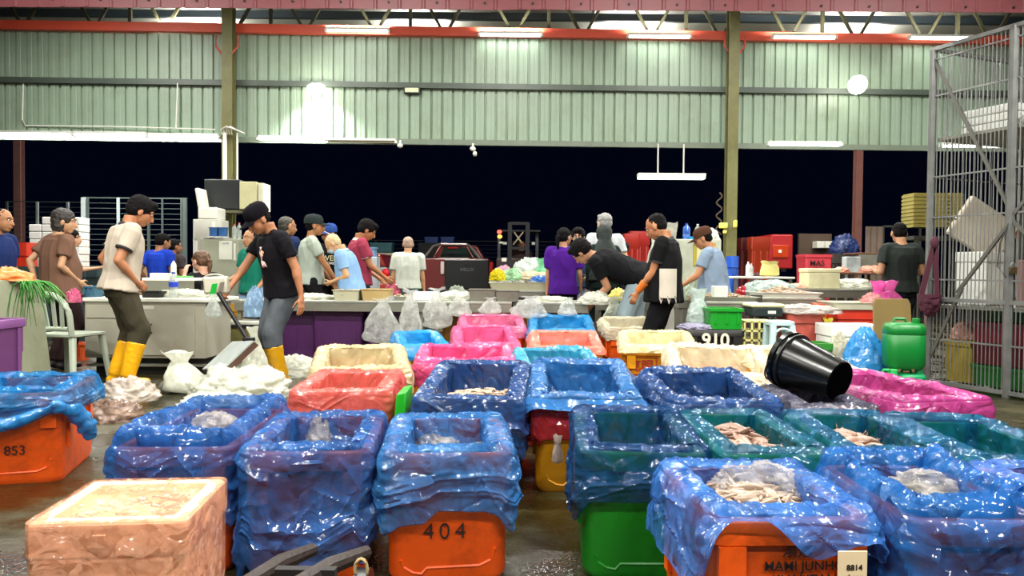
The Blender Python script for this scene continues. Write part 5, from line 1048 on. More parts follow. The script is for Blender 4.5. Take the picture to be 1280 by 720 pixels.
blob('clear_bag', 'clear bag on the left corner of the foam box', 1050, 430, 7.1, (.12, .1, .34), plastic('#cfcdb4', .85), 91, z=.15)
blob('blue_bag', 'big bright blue plastic bag leaning on the wooden board', 1080, 468, 6.75, (.21, .2, .6), plastic('#2b8fd6', .95, scale=.7), 92, z=.0, amp=.1)
# board and jerrycans
a = P(1098, 470, 6.5); bd = MB().loft([[V((x, y, z)) for x, y, z in ((0, 0, .02), (.36, 0, .02), (.36, .025, .02), (0, .025, .02))], [V((x, y, z)) for x, y, z in ((.04, .16, .8), (.38, .16, .8), (.38, .185, .8), (.04, .185, .8))], [V((x, y, z)) for x, y, z in ((.07, .17, .845), (.36, .17, .845), (.36, .195, .845), (.07, .195, .845))]])
one('wooden_board', bd, mat('#6d5a2a', .7, var=.2, vs=4, dirt='#5a4a20', dirt_amt=.3), 'olive brown board leaning upright behind the green canisters', 'board', loc=(a.x + .1, 6.75, 0), bevel=.006)
def jerry(label, px, pyb, Y, w, h, z, rz, m):
    c = P(px, pyb, Y); t = thing('jerrycan', label, 'canister', (c.x, Y, z), rz)
    bd = MB().loft([rr(w * .86, w * .7, .06, 0), rr(w, w * .84, .08, .03), rr(w, w * .84, .08, h * .72), rr(w * .97, w * .8, .08, h * .74), rr(w, w * .84, .08, h * .77), rr(w, w * .84, .08, h * .9), rr(w * .88, w * .7, .07, h * .98), rr(w * .6, w * .4, .05, h)])
    mkobj('canister_body', bd, m, t, angle=50); mkobj('canister_cap', MB().lathe([(.03, h * .96), (.03, h + .035), (.025, h + .04)], (w * .25, -w * .15, 0), n=14), m, t); mkobj('canister_handle', MB().tube([(-w * .3, 0, h * .97), (-w * .25, 0, h + .03), (w * .02, 0, h + .03), (w * .06, 0, h * .97)], .014, 8), m, t)
GRN = mat('#05702a', .35, var=.06)
jerry('big green canister, topmost of three by the board', 1129, 455, 6.45, .31, .385, .275, R(-8), GRN)
jerry('paler green canister low at the left under the big one', 1110, 470, 6.36, .15, .235, 0, 0, mat('#2cb05c', .35)); jerry('teal green canister lying low under the right of the big one', 1137, 470, 6.42, .24, .235, 0, 0, mat('#128a54', .35))
# black bucket lying on the dark liner
bc = P(1013, 461, 3.85); ax = (P(1045, 477, 3.72) - P(985, 452, 3.95)).normalized(); z_ = V((0, 0, 1)); xa = ax.cross(z_).normalized(); ya = ax.cross(xa); BM = Matrix((xa, ya, ax)).transposed()
t = thing('bucket', 'black plastic bucket lying on its side on the dark grey liner', 'bucket', bc)
mkobj('bucket_shell', MB().lathe([(0, .168), (.1, .168), (.138, -.13), (.15, -.13), (.15, -.155), (.138, -.16), (.132, -.15), (.095, .155), (.0, .156)], n=36, M=BM), mat('#090c0a', .22), t, angle=40)
mkobj('bucket_base', MB().lathe([(0, .1745), (.094, .1745), (.096, .1695), (0, .1695)], n=36, M=BM), mat('#040505', 1.0, spec=0), t)
mkobj('bucket_handle', MB().tube([BM @ V((.15 * math.cos(R(q)), .15 * math.sin(R(q)) * .9, -.14 - .05 * math.sin(R(q)))) for q in range(0, 181, 15)], .005, 6), BLK, t)
mkobj('bucket_rim_ring', MB().lathe([(.142, -.1), (.148, -.1), (.148, -.108), (.142, -.11)], n=36, M=BM), BLK, t)
# white pile under the post column: cooler boxes, framed notice, bottles
zc = 0; t = thing('storage_box', 'tall pale cabinet with a yellow framed notice beside the apron man', 'cabinet', (P(868, 340, 10.3).x, 10.6, 0))
ztop_ = P(868, 299, 10.3).z; mkobj('cabinet_body', MB().box(-.36, .36, -.3, .3, 0, ztop_), mat('#c4cbb8', .6, var=.25, vs=6), t, bevel=.01, smooth=False)
mkobj('framed_notice', MB().box(.0 - .02, .28, -.315, -.301, ztop_ - .36, ztop_ - .05), mat('#b8a83c', .5), t, smooth=False); mkobj('notice_paper', MB().box(.025, .235, -.32, -.316, ztop_ - .32, ztop_ - .09), mat('#d8d8a0', .6), t, smooth=False)
sackobj('white_bag', 'bulky white sack behind the face of the broad man', 829, 345, 9.9, .42, .35, .68, plastic('#cfcfc2', .96), 101, z=P(829, 345, 9.9).z, neck=.7)
tub('pale bin carrying the bulky white sack', 829, 440, 9.7, .45, .4, P(829, 345, 9.9).z, WHT, z=0)
BLUEP = plastic('#3f78d8', .85)
bottle('blue water bottle on the tall pale cabinet', 858, 300, 10.4, .22, .05, BLUEP, mat('#1c3fae', .4), z=ztop_); bottle('clear bottle on the tall pale cabinet', 872, 300, 10.4, .21, .04, CLEAR, WHT, z=ztop_)
tray('small blue tray on the tall pale cabinet', 866, 300, 10.35, .14, .12, .03, mat('#2a9ad8', .4), z=ztop_, nm='plastic_tray')
blob('white_cloth', 'white rounded bundle behind the brown cap', 886, 300, 10.7, (.15, .12, .17), WHT, 103, z=ztop_, cat='cloth')
blob('netting_bundle', 'greenish-white netting under the framed notice', 868, 350, 9.5, (.16, .15, .3), plastic('#c0d0b8', .9, scale=1.5), 104, z=.72, cat='net'); tub('grey tub under the netting bundle', 868, 420, 9.4, .4, .4, .72, STEELD, z=0)
for px, py, w_, h_, lab in ((904, 282, .14, .1, 'yellow wrapped packet tied on the left of the right column'), (919, 280, .06, .13, 'yellow packet tied on the right of the right column'), (906, 290, .06, .06, 'tiny yellow packet under the larger ones on the right column')):
    c = P(px, py, 13.65); one('packet', MB().box(-w_ / 2, w_ / 2, -.04, .04, -h_ / 2, h_ / 2), mat('#d6cc5c', .5), lab, 'packet', loc=c, bevel=.015)
c = P(899, 262, 13.7); one('rope_coil', MB().tube([c * 0 + V((.05 * math.sin(k * .8), 0, .3 - .03 * k)) for k in range(26)], .015, 6), mat('#3c3020', .8), 'dark rope hanging beside the yellow packets on the right column', 'rope', loc=c)
# right bench, red lorry, red tubs
z10 = table('white plank bench with a yellow bag right of the right column', 917, 994, 346, 11.5, .7, m=WHT, apron=0, nm='plank_bench')
sackobj('yellow_bag', 'pale yellow shopping bag on the white plank bench', 962, 345, 11.7, .3, .16, .24, mat('#d0c87c', .6, var=.15), 110, z=z10, top=.2, neck=.8, amp=.1)
bottle('white bottle on the white plank bench', 935, 344, 11.7, .23, .035, WHT, WHT, z=z10); bottle('grey-white bottle right of the other on the plank bench', 939, 344, 11.62, .2, .03, mat('#b0b4b4', .4), WHT, z=z10)
REDM = mat('#a51a1e', .45, var=.1)
def lorry():
    c = P(985, 340, 17.0); t = thing('red_lorry', 'red lorry cab with open window left of the brown panel wall', 'lorry', (c.x, 17.4, 0)); s = 17.0 / 950; zt = P(985, 292, 17).z; zb_ = P(985, 336, 17).z
    def X(px): return (px - 985) * s
    out = [(X(961), zb_), (X(999), zb_), (X(999), zt), (X(972), zt), (X(961), P(0, 312, 17).z + .0)]
    mb = MB(); n = len(out); mb.add([(x, 0, z) for x, z in out] + [(x, 1.7, z) for x, z in out], [tuple(range(n))[::-1], tuple(range(n, 2 * n))] + [(i, (i + 1) % n, n + (i + 1) % n, n + i) for i in range(n)])
    mkobj('cab', mb, REDM, t, bevel=.03, smooth=False)
    mkobj('door_window', MB().box(X(973), X(993), -.02, -.005, P(0, 313, 17).z, P(0, 297, 17).z), mat('#b83a14', .3), t, bevel=.02); mkobj('door_badge', MB().box(X(980), X(984), -.03, -.021, P(0, 307, 17).z, P(0, 303, 17).z), WHT, t, smooth=False)
    mkobj('step_vent', MB().box(X(984), X(990), -.02, -.005, P(0, 331, 17).z, P(0, 327, 17).z), BLK, t, smooth=False)
    for px in (985,): mkobj('wheel', MB().cone((X(px), .02, .42), (X(px), .3, .42), .42, n=24), mat('#18181a', .7), t); mkobj('wheel', MB().cone((X(px), 1.4, .42), (X(px), 1.68, .42), .42, n=24), mat('#18181a', .7), t)
lorry()
for px, pyt, pyb, w_, Y, col, lab in ((935, 297, 332, .28, 16.4, '#4a0f0e', 'dark red tub column left of the orange-red ones'), (951, 296, 332, .36, 15.6, '#8f2c14', 'orange-red tubs left of the lorry cab'), (790, 292, 330, .28, 14.1, '#8a1a10', 'rusty red tub left of its taller twin behind the broad man'), (800, 289, 330, .35, 14.6, '#96201a', 'taller rusty red tub behind the broad man'), (778, 293, 322, .25, 15, '#1c3f80', 'blue tub beside the rusty red ones'), (919, 320, 341, .12, 12.5, '#1c4fae', 'narrow blue bin right of the right column')):
    c = P(px, pyt, Y); tub(lab, px, pyb, Y, w_ * 1.1, .34, c.z if Y > 1 else .4, mat(col, .45, var=.15), z=0)
c = P(952, 321, 15.2); blob('dark_bundle', 'dark maroon bundle in front of the orange-red tubs', 946, 340, 14.8, (.25, .2, 1.0), mat('#32101a', .7), 118, z=0, cat='bundle')
# red MAS crate and right back
Y = 13.5; c = P(1023, 352, Y); W = P(1041, 330, Y).x - P(1007, 330, Y).x; t = thing('red_crate', 'pinkish red crate with black letters behind the wrapped foam box', 'crate', ((P(1007, 330, Y).x + P(1041, 330, Y).x) / 2, Y + .25, 0)); zt_ = P(1023, 318, Y).z
mkobj('crate_body', MB().loft([rr(W * .9, .42, .03, .5), rr(W * .97, .47, .03, zt_ - .06), rr(W, .5, .03, zt_ - .05), rr(W, .5, .03, zt_), rr(W - .05, .45, .03, zt_), rr(W * .88, .4, .03, .55)]), mat('#c43c48', .45), t, angle=45); put_text('MAS', .14, (-.04, -.262, zt_ - .16), t, INK, bold=.002)
mkobj('crate_stand', MB().box(-W * .45, W * .45, -.2, .2, 0, .499), mat('#3a2418', .7), t, smooth=False)
BRW = mat('#5a3a24', .7, var=.3, vs=5)
zb1 = table('brown wooden bench with meat and a patterned bag behind the right stalls', 1046, 1112, 341, 12.6, .7, m=BRW, apron=.0, nm='wooden_bench')
foam_box('box with black and white pattern on the brown bench', 1067, 340, 12.8, .24, .2, .27, z=zb1, m=mat('#9aa4a4', .6, var=1.0, vs=5), lid=False, nm='patterned_box')
blob('meat_pieces', 'pinkish meat on the brown bench right of the patterned box', 1087, 341, 12.9, (.3, .2, .12), mat('#a86850', .4, var=.3, vs=12), 120, z=zb1, cat='meat', kind='stuff'); blob('meat_pieces', 'reddish meat on the brown bench left of the patterned box', 1052, 341, 12.9, (.14, .14, .1), mat('#b07058', .4, var=.3), 121, z=zb1, cat='meat', kind='stuff')
blob('blue_tarp', 'blue tarpaulin bundle beside the outer steel post', 1055, 317, 16.2, (.3, .25, .4), plastic('#15306e', .97), 122, z=P(1055, 317, 16.2).z, cat='tarpaulin'); tub('dark drum under the blue tarpaulin bundle', 1055, 350, 16.0, .5, .5, P(1055, 317, 16.2).z, mat('#2a2420', .7), z=0)
a, b = P(999, 292, 18.3), P(1040, 292, 18.3); one('panel_wall', MB().box(a.x, b.x, 18.3, 18.4, 0, a.z), mat('#4c3c30', .7), 'brown boarded panel right of the red lorry', 'panel', smooth=False, bevel=.01)
a, b = P(1082, 283, 16.0), P(1103, 283, 16.0); mb = corr(a.x, b.x, 0.0, a.z, 16.0, pitch=.13, gw=.03, sub=False); one('corrugated_panel', mb, mat('#6c5c50', .5), 'upright corrugated brown sheet left of the charcoal T-shirt man', 'panel', smooth=False)
a, b = P(1104, 283, 16.1), P(1150, 283, 16.1); fr_ = MB(); fr_.bar((a.x, 16.1, a.z), (b.x, 16.1, a.z), .04); fr_.bar((a.x, 16.1, P(0, 296, 16.1).z), (b.x, 16.1, P(0, 296, 16.1).z), .03); 
for x in (a.x, b.x): fr_.bar((x, 16.1, 0), (x, 16.1, a.z), .04)
one('metal_rail_frame', fr_, mat('#3c3c38', .5, metal=.3), 'dark metal rail frame behind the charcoal T-shirt man', 'frame')
table('brown wooden counter behind the charcoal T-shirt man', 1074, 1152, 316, 14.2, .7, m=BRW, apron=.35, nm='wooden_bench')
for px, lab in ((1024, 'small white box left one on the brown panel'), (1034, 'small white box right one on the brown panel')):
    c = P(px, 306, 18.1); one('switch_box', MB().box(-.09, .09, -.1, .19, -.08, .08), WHT, lab, 'box', loc=c, bevel=.01, smooth=False)
# ---------------------------------------------------------------- fences, vehicles, cage, column gear, foreground
FEN = mat('#56625f', .45, metal=.4, var=.2, vs=5); FEW = mat('#b8c6c6', .4, metal=.3)
def fence(label, x0, x1, Y, pytop, zlow, sp, posts, nm='rail_fence'):
    a, b = P(x0, pytop, Y), P(x1, pytop, Y); t = thing(nm, label, 'fence', ((a.x + b.x) / 2, Y, 0)); L = (b.x - a.x) / 2; z = a.z; mb = MB(); i = 0
    while z > zlow: mb.bar((-L, 0, z), (L, 0, z), .011 if i else .025); z -= sp; i += 1
    mkobj('rail_panel', mb, FEN, t, smooth=False)
    for px, m, w_ in posts: x = P(px, pytop, Y).x - (a.x + b.x) / 2; mkobj('post', MB().box(x - w_ / 2, x + w_ / 2, -.06, -.015, 0, a.z), m, t, smooth=False)
fence('grey horizontal rail fence left of the steel gate', 9, 103, 16.6, 252, .3, .11, ((10, FEN, .04), (48, FEW, .045), (86, FEW, .045)))
fence('tall steel rail gate behind the man in the grey polo', 104, 234, 14.6, 247, .5, .1, ((106, FEW, .085), (111, FEN, .03), (149, FEW, .04), (187, FEN, .04), (204, FEN, .02), (228, FEN, .03), (232, FEN, .075)), 'steel_gate')
FEN = mat('#15161a', .6)
fence('low dark rail fence far behind the pickup and forklift', 440, 800, 27, 300, .2, .14, ((470, FEN, .05), (560, FEN, .05), (650, FEN, .05), (700, FEN, .05)))
# white foam boxes stack by the gate
rnd = random.Random(3); fb0 = None; n_ = 0
for col in range(4):
    for row in range(8 if col else 7):
        x = P(44, 300, 12.0).x + col * .2; z = P(0, 345, 12).z + row * .118
        lab = 'white foam box in the tall stack left of the steel gate'
        o = foam_box(lab, 0, 0, 12.0, .19, .3, .112, z=z, c=V((x + rnd.uniform(-.006, .006), 0, 0)), group='foam boxes in the tall stack left of the gate', lid=False) if fb0 is None else dup(fb0, loc=(x + rnd.uniform(-.006, .006), 12.15, z))
        fb0 = fb0 or o
c = P(62, 345, 12); one('pallet', MB().box(-.45, .45, -.3, .3, 0, c.z - .001), mat('#2c3a36', .7), 'dark plinth under the stack of white foam boxes', 'pallet', loc=(c.x + .02, 12.15, 0), smooth=False, bevel=.02)
for px, lab in ((91, 'brick red crate column left, beside the white foam stack'), (97, 'brick red crate column right, beside the gate post')): tub(lab, px, 350, 12.9, .1, .3, P(px, 275, 12.9).z, mat('#a04a3c', .6, var=.2), z=0)
tub('bright red tub left of the white foam stack', 24, 352, 11.4, .27, .3, P(24, 303, 11.4).z, mat('#c8341c', .4), z=0)
for px, lab in ((33, 'dark green bin below the red tub'), (100, 'dark teal bin left of the gap by the gate'), (115, 'dark teal bin right of the gap by the gate')): tub(lab, px, 360, 10.6, .2 if px > 40 else .4, .3, P(px, 333, 10.6).z, mat('#2c3f40', .6), z=0)
for k in range(3):
    foam_box(('cardboard box at the bottom of the pile behind the grey polo', 'cardboard box in the middle of the pile behind the grey polo', 'cardboard box on top of the pile behind the grey polo')[k], 180, 0, 11.6, .34, .3, .36, z=.0 + k * .45, m=mat('#c29a6c', .7), c=V((P(179, 300, 11.6).x, 0, 0)), nm='cardboard_box')
t_ = table('small white desk at which the woman with the ponytail sits', 177, 242, 347.5, 8.15, .45, m=WHT, apron=.16, nm='writing_desk')
one('paper_stack', MB().box(-.1, .1, -.08, .08, 0, .05), WHT, 'stack of papers on the small white desk', 'paper', loc=(P(200, 345, 8.35).x, 8.4, t_), bevel=.004)
one('green_folder', MB().box(-.09, .09, -.07, .07, 0, .02), mat('#5fae5c', .5), 'green folder on the small white desk', 'folder', loc=(P(226, 345, 8.35).x, 8.4, t_), bevel=.004)
bottle('white spray bottle with a blue base on the small white desk', 217, 347, 8.35, .2, .03, WHT, mat('#2f3fae', .4), z=t_)
ch = thing('plastic_chair', 'grey plastic chair the woman with the ponytail sits on', 'chair', (P(254, 340, 8.9).x + .05, 8.9, 0), R(60)); G2 = mat('#7a7a70', .6)
mkobj('seat', MB().box(-.2, .2, -.2, .2, .38, .41), G2, ch, bevel=.01)
for sx in (-1, 1):
    for sy in (-1, 1): mkobj('leg', MB().box(sx * .17 - .015, sx * .17 + .015, sy * .17 - .015, sy * .17 + .015, 0, .379), G2, ch, smooth=False)
mkobj('backrest', MB().box(-.2, .2, -.235, -.215, .42, .75), G2, ch, bevel=.01)
# gear round the left column
t = thing('electric_cabinet', 'grey electrical cabinet with paper notices under the column boxes', 'cabinet', (P(274, 340, 9.9).x, 10.1, 0)); zc_ = P(0, 296, 9.9).z; W = .5
mkobj('cabinet_body', MB().box(-W / 2, W / 2, -.2, .2, 0, zc_), mat('#9ea38e', .5, var=.15, vs=3, dirt='#6f725c', dirt_amt=.4), t, bevel=.008, smooth=False)
mkobj('paper_notice', MB().box(-.0, .17, -.206, -.201, zc_ - .27, zc_ - .03), mat('#d8dccc', .7), t, smooth=False); mkobj('strip_notice', MB().box(.19, .215, -.206, -.201, zc_ - .28, zc_ - .06), WHT, t, smooth=False)
put_text('NOTIS', .03, (.085, -.208, zc_ - .06), t, mat('#5b7a8c', .6), name='notice_lettering')
tub('white appliance box left behind the electrical cabinet', 254, 345, 10.4, .3, .3, P(0, 274, 10.4).z, WHT, z=0, nm='white_appliance', cat='appliance')
for px, lab in ((266, 'blue mesh basket left, on the electrical cabinet'), (277, 'blue mesh basket right, on the electrical cabinet')): tray(lab, px, 292, 9.95, .11, .1, .11, mat('#2c5f9c', .5), z=zc_ + .035, nm='mesh_basket', cat='basket')
blob('cable_heap', 'tangle of white and black cable on top of the electrical cabinet', 272, 296, 9.98, (.2, .1, .035), mat('#8c8c88', .5, var=.9, vs=25), 130, z=zc_, cat='cable', sc=2.5, kind='stuff')
c = P(298, 290, 9.9); bottle('pink-capped bottle on the electrical cabinet near the black cap', 293, 292, 10.0, .2, .03, CLEAR, mat('#c84a4a', .4), z=zc_); bottle('second pink-capped bottle, close beside the first on the electrical cabinet', 299, 292, 10.05, .22, .03, CLEAR, mat('#d86a6a', .4), z=zc_)
# wall box hung on the column
Y = 13.3; ca = P(281, 245, Y); t = thing('display_box', 'black fronted box beside a beige unit hung on the left column', 'box', V((ca.x, Y, 0))); s = Y / 950
bx = lambda x0, x1, y0, y1, d0, d1: MB().box((x0 - 281) * s, (x1 - 281) * s, d0, d1, P(281, y1, Y).z, P(281, y0, Y).z)
mkobj('black_front_box', bx(258, 302, 225, 262, -.1, .35), mat('#1c2222', .5, var=.4, vs=3), t, bevel=.015, smooth=False); mkobj('beige_unit', bx(303, 324, 228, 262, -.15, .3), mat('#b8b68c', .5), t, bevel=.01, smooth=False)
mkobj('white_edge_panel', bx(325, 331, 229, 263, -.1, .3), mat('#c9c8b4', .5), t, smooth=False); mkobj('support_shelf', bx(280, 325, 263, 266.5, -.1, .3), mat('#55553c', .6), t, smooth=False)
ch2 = thing('plastic_chair', 'white plastic chair stored up beside the hung black box', 'chair', V((P(262, 290, 12.9).x, 12.9, P(262, 275, 12.9).z)))
mkobj('seat', MB().box(-.12, .2, -.2, .2, 0, .2), WHT, ch2, bevel=.02); mkobj('backrest', MB().bar((-.1, 0, .2), (-.15, 0, .52), .06, .36, up=(0, 1, 0)), WHT, ch2, bevel=.015)
one('shelf_stand', MB().box(-.2, .25, -.2, .2, 0, P(262, 275, 12.9).z - .001), mat('#c4c8bc', .6), 'white stand below the stored chair by the left column', 'stand', loc=(P(262, 290, 12.9).x, 12.9, 0), bevel=.01, smooth=False)
for px, lab, r_ in ((281, 'thick white conduit running up the left of the left column', .035), (296.5, 'thin white conduit running up the right of the left column', .016)):
    a, b = P(px, 226, 13.7), P(px, 166, 13.7); one('conduit', MB().cone((0, 0, 0), (0, 0, b.z - a.z), r_, n=10), WHT, lab, 'pipe', loc=a)
cb = MB(); 
for k in range(5): cb.tube([P(278 + 3 * k, 168, 13.7), P(276 + 3 * k, 162 - k, 13.65), P(283 + 3 * k, 158 + k, 13.6), P(294 + 3 * k, 163 + k, 13.65)], .012, 6)
one('cable_bundle', cb, WHT, 'looped white cables where the left column meets the wall lamps', 'cable')
for px, py, lab in ((500, 182, 'small white camera under the wall edge left of centre'), (591, 186, 'white camera cluster under the wall edge at the centre')):
    c = P(px, py, 13.95); t = thing('camera', lab, 'camera', c); mkobj('camera_head', MB().ell((0, 0, 0), (.05, .07, .045), rot=(.3, 0, .6)), WHT, t); mkobj('camera_mount', MB().cone((0, 0, 0), (0, .05, .1), .018), WHT, t)
    if px > 550: mkobj('camera_head', MB().ell((.04, 0, -.09), (.04, .05, .05)), WHT, t)
c = P(515, 113, 14.1); t = thing('wall_lamp', 'small unlit rectangular lamp on the middle rail of the wall', 'lamp', c); mkobj('lamp_body', MB().box(-.15, .15, -.03, .1, -.06, .06), mat('#26302c', .5), t, bevel=.01, smooth=False); mkobj('lamp_glass', MB().box(-.125, .125, -.036, -.031, -.04, .04), mat('#c9cfae', .4), t, smooth=False)
for (p, lab) in ((((29, 103), (28, 150), (32, 157), (140, 158), (270, 162)), 'pale conduit down and along the left part of the wall'), (((222, 104), (220, 160)), 'short pale vertical conduit on the left part of the wall')):
    one('conduit', MB().tube([P(x, y, 13.98) for x, y in p], .012, 6), WHT, lab, 'pipe')
for px in (270, 297, 906, 931):
    sg = 1 if px in (270, 906) else -1; one('brace_rod', MB().tube([P(px, 45, 13.9), P(px, 58, 13.85), P(px + sg * 8, 68, 13.8)], .02, 6), mat('#b04c3c', .5), {270: 'red brace rod left of the left column top', 297: 'red brace rod right of the left column top', 906: 'red brace rod left of the right column top', 931: 'red brace rod right of the right column top'}[px], 'brace')
# ceiling fan in the rear bay
c = P(610, 21, 15.6); t = thing('ceiling_fan', 'white ceiling fan high behind the red beam near the centre', 'fan', c); mkobj('fan_motor', MB().lathe([(.02, .1), (.14, .05), (.15, -.02), (.06, -.06)]), WHT, t); mkobj('down_rod', MB().cone((0, 0, .1), (0, 0, .42), .015), WHT, t)
for k in range(3):
    a = R(175 + 120 * k); mkobj('fan_blade', MB().bar((.14 * math.cos(a), .14 * math.sin(a), 0), (.62 * math.cos(a), .62 * math.sin(a), -.01), .13, .01), WHT, t, bevel=.004)
# ---- vehicles
def pickup():
    Y = 20.5; s = Y / 950; c = P(572, 350, Y); t = thing('pickup_truck', 'maroon pickup truck seen from the rear with a black tailgate and roll bar', 'truck', (c.x, Y, 0)); MAR = mat('#6a2220', .3, var=.08, coat=.4)
    Z = lambda py: P(572, py, Y).z; X = lambda px: (px - 572) * s
    def xs(pts, y0, y1, m, nm, bv=.03):
        n = len(pts); return mkobj(nm, MB().add([(x, y0, z) for x, z in pts] + [(x, y1, z) for x, z in pts], [tuple(range(n))[::-1], tuple(range(n, 2 * n))] + [(i, (i + 1) % n, n + (i + 1) % n, n + i) for i in range(n)]), m, t, bevel=bv, smooth=False)
    xs([(X(529), .35), (X(612), .35), (X(614), Z(340)), (X(611), Z(323)), (X(531), Z(323))], 0, 4.9, MAR, 'body')
    xs([(X(535), Z(323)), (X(603), Z(323)), (X(592), Z(304)), (X(542), Z(304))], 1.7, 3.4, MAR, 'cab', .06)
    xs([(X(543), Z(321)), (X(595), Z(321)), (X(589), Z(307)), (X(547), Z(307))], 1.66, 1.69, mat('#3a4c48', .08, var=.6, vs=2, metal=.5), 'rear_window', 0)
    xs([(X(556), .55), (X(611), .55), (X(611), Z(324.5)), (X(556), Z(324.5))], -.05, -.002, mat('#16191a', .35), 'tailgate', .02)
    mkobj('tailgate_handle', MB().box(X(580), X(589), -.07, -.051, Z(333), Z(330)), mat('#08090a', .4), t, smooth=False)
    for px in (553, 614): mkobj('tail_lamp', MB().box(X(px) - .05, X(px) + .05, -.06, -.003, Z(343), Z(327)), mat('#d8c8c0' if px < 600 else '#b02018', .2), t, bevel=.02)
    mkobj('brake_lamp', MB().box(X(553), X(566), 1.62, 1.655, Z(308.5), Z(305.5)), mat('#b01c20', .3), t, smooth=False)
    rb = MB(); rb.tube([(X(529), .1, Z(323)), (X(537), .8, Z(307)), (X(545), 1.2, Z(303.5)), (X(580), 1.2, Z(303.5)), (X(586), .8, Z(307)), (X(600), .1, Z(323))], .035, 8); mkobj('roll_bar', rb, mat('#a89c98', .25, metal=.5), t)
    mkobj('roll_bar', MB().tube([(X(535), 1.3, Z(323)), (X(545), 1.3, Z(306)), (X(580), 1.3, Z(306)), (X(588), 1.3, Z(323))], .035, 8), mat('#8a4c48', .25, metal=.5), t); mkobj('bed_rail', MB().box(X(543), X(583), 1.1, 1.15, Z(324), Z(321.5)), mat('#c4b8b4', .3, metal=.4), t, smooth=False)
    for sx in (534, 607):
        for y in (.9, 4.0): mkobj('wheel', MB().cone((X(sx) - .1, y, .36), (X(sx) + .12, y, .36), .36, n=20), mat('#141414', .7), t)
    mkobj('bumper', MB().box(X(533), X(610), -.12, -.051, .4, .54), mat('#2a2a2c', .4), t, bevel=.02); put_text('HILUX', .13, (X(584), -.06, Z(337)), t, mat('#6a706e', .4), name='tailgate_lettering')
    for k, px in enumerate((539, 559)): tub(('dim blue crate left one seen above the pickup cab', 'dim blue crate right one seen above the pickup cab')[k], px, 306, 25.5, .5, .5, .2, mat('#1c3c80', .5), z=P(px, 303.5, 25.5).z - .001)
    one('crate_platform', MB().box(-.7, .7, -.3, .3, 0, P(550, 303.5, 25.5).z - .002), mat('#1a1c20', .7), 'dark lorry bed under the dim blue crates behind the pickup', 'lorry', loc=(P(549, 300, 25.5).x, 25.75, 0), smooth=False, bevel=.01)
pickup()
def suv():
    Y = 19.0; s = Y / 950; t = thing('car', 'silver and red hatchback seen from behind beyond the light blue shirt', 'car', (P(462, 345, Y).x, Y, 0)); Z = lambda py: P(462, py, Y).z; X = lambda px: (px - 462) * s; SV = mat('#a4a8a8', .25, metal=.4, coat=.4)
    def xs(pts, y0, y1, m, nm, bv=.03):
        n = len(pts); return mkobj(nm, MB().add([(x, y0, z) for x, z in pts] + [(x, y1, z) for x, z in pts], [tuple(range(n))[::-1], tuple(range(n, 2 * n))] + [(i, (i + 1) % n, n + (i + 1) % n, n + i) for i in range(n)]), m, t, bevel=bv, smooth=False)
    xs([(X(424), .3), (X(486), .3), (X(487), Z(340)), (X(482), Z(334)), (X(428), Z(334))], 0, 3.8, SV, 'body'); xs([(X(428), Z(334)), (X(482), Z(334)), (X(474), Z(317)), (X(436), Z(317))], .15, 3.0, mat('#7a1c18', .3, coat=.4), 'cabin', .06)
    xs([(X(434), Z(333)), (X(475), Z(333)), (X(470), Z(320)), (X(439), Z(320))], .1, .148, mat('#14181a', .08), 'rear_window', 0); mkobj('number_plate', MB().box(X(449), X(465), -.03, -.005, Z(352), Z(341)), mat('#101214', .4), t, smooth=False); put_text('PKL 21', .1, (X(457), -.035, Z(346.5)), t, WHT, name='plate_lettering') if False else None
    mkobj('tail_lamp', MB().ell((X(482), -.0, Z(342)), (.1, .08, .14)), mat('#c01418', .15), t); mkobj('tail_lamp', MB().ell((X(428), -.0, Z(342)), (.1, .08, .14)), mat('#c01418', .15), t); mkobj('bumper', MB().box(X(430), X(484), -.1, -.002, .35, Z(354)), mat('#8c2c20', .3), t, bevel=.03)
    for px in (431, 480): mkobj('wheel', MB().cone((X(px) - .08, .5, .3), (X(px) + .08, .5, .3), .3, n=18), BLK, t)
suv()
tub('cream lidded blue tub on a trolley behind the quiffed man', 456, 325, 12.5, .34, .3, .16, mat('#6a8cae', .5), z=P(456, 321, 12.5).z - .0, nm='lidded_tub'); one('trolley', MB().box(-.2, .2, -.15, .15, 0, P(456, 321, 12.5).z - .001), mat('#b4bcc0', .4, metal=.4), 'grey trolley stand below the cream lidded tub', 'trolley', loc=(P(456, 330, 12.5).x, 12.65, 0), smooth=False, bevel=.01)
Y = 23; a, b = P(466, 319, Y), P(512, 347, Y); t = thing('signboard', 'white board with large dark letters behind the hatchback', 'sign', ((P(440, 0, Y).x + P(505, 0, Y).x) / 2, Y, 0)); mkobj('board', MB().box(P(440, 0, Y).x - t.location.x, P(505, 0, Y).x - t.location.x, 0, .05, 0, P(470, 316, Y).z), mat('#b4b09c', .6), t, smooth=False); put_text('IS', .62, (P(489, 332, Y).x - t.location.x, -.01, P(489, 333, Y).z), t, mat('#1c241c', .6), bold=.012, name='board_lettering')
for px0, px1, py0, col, lab in ((446, 460, 298, '#1c7a1c', 'green crate on top of the signboard, left of the teal one'), (461, 491, 299, '#2a5a60', 'teal crate on top of the signboard')):
    w_ = P(px1, 0, 23).x - P(px0, 0, 23).x; zb_ = P(470, 314.5, 23).z; tub(lab, (px0 + px1) / 2, 315, 23.05, w_, .5, P(0, py0, 23).z - zb_, mat(col, .5), z=zb_)
one('crate_shelf', MB().box(-.6, .65, 0, .6, 0, P(470, 314.5, 23).z - .002), mat('#24262a', .7), 'dark lorry body carrying the green and teal crates', 'lorry', loc=(P(468, 0, 23).x, 23.06, 0), smooth=False, bevel=.01)
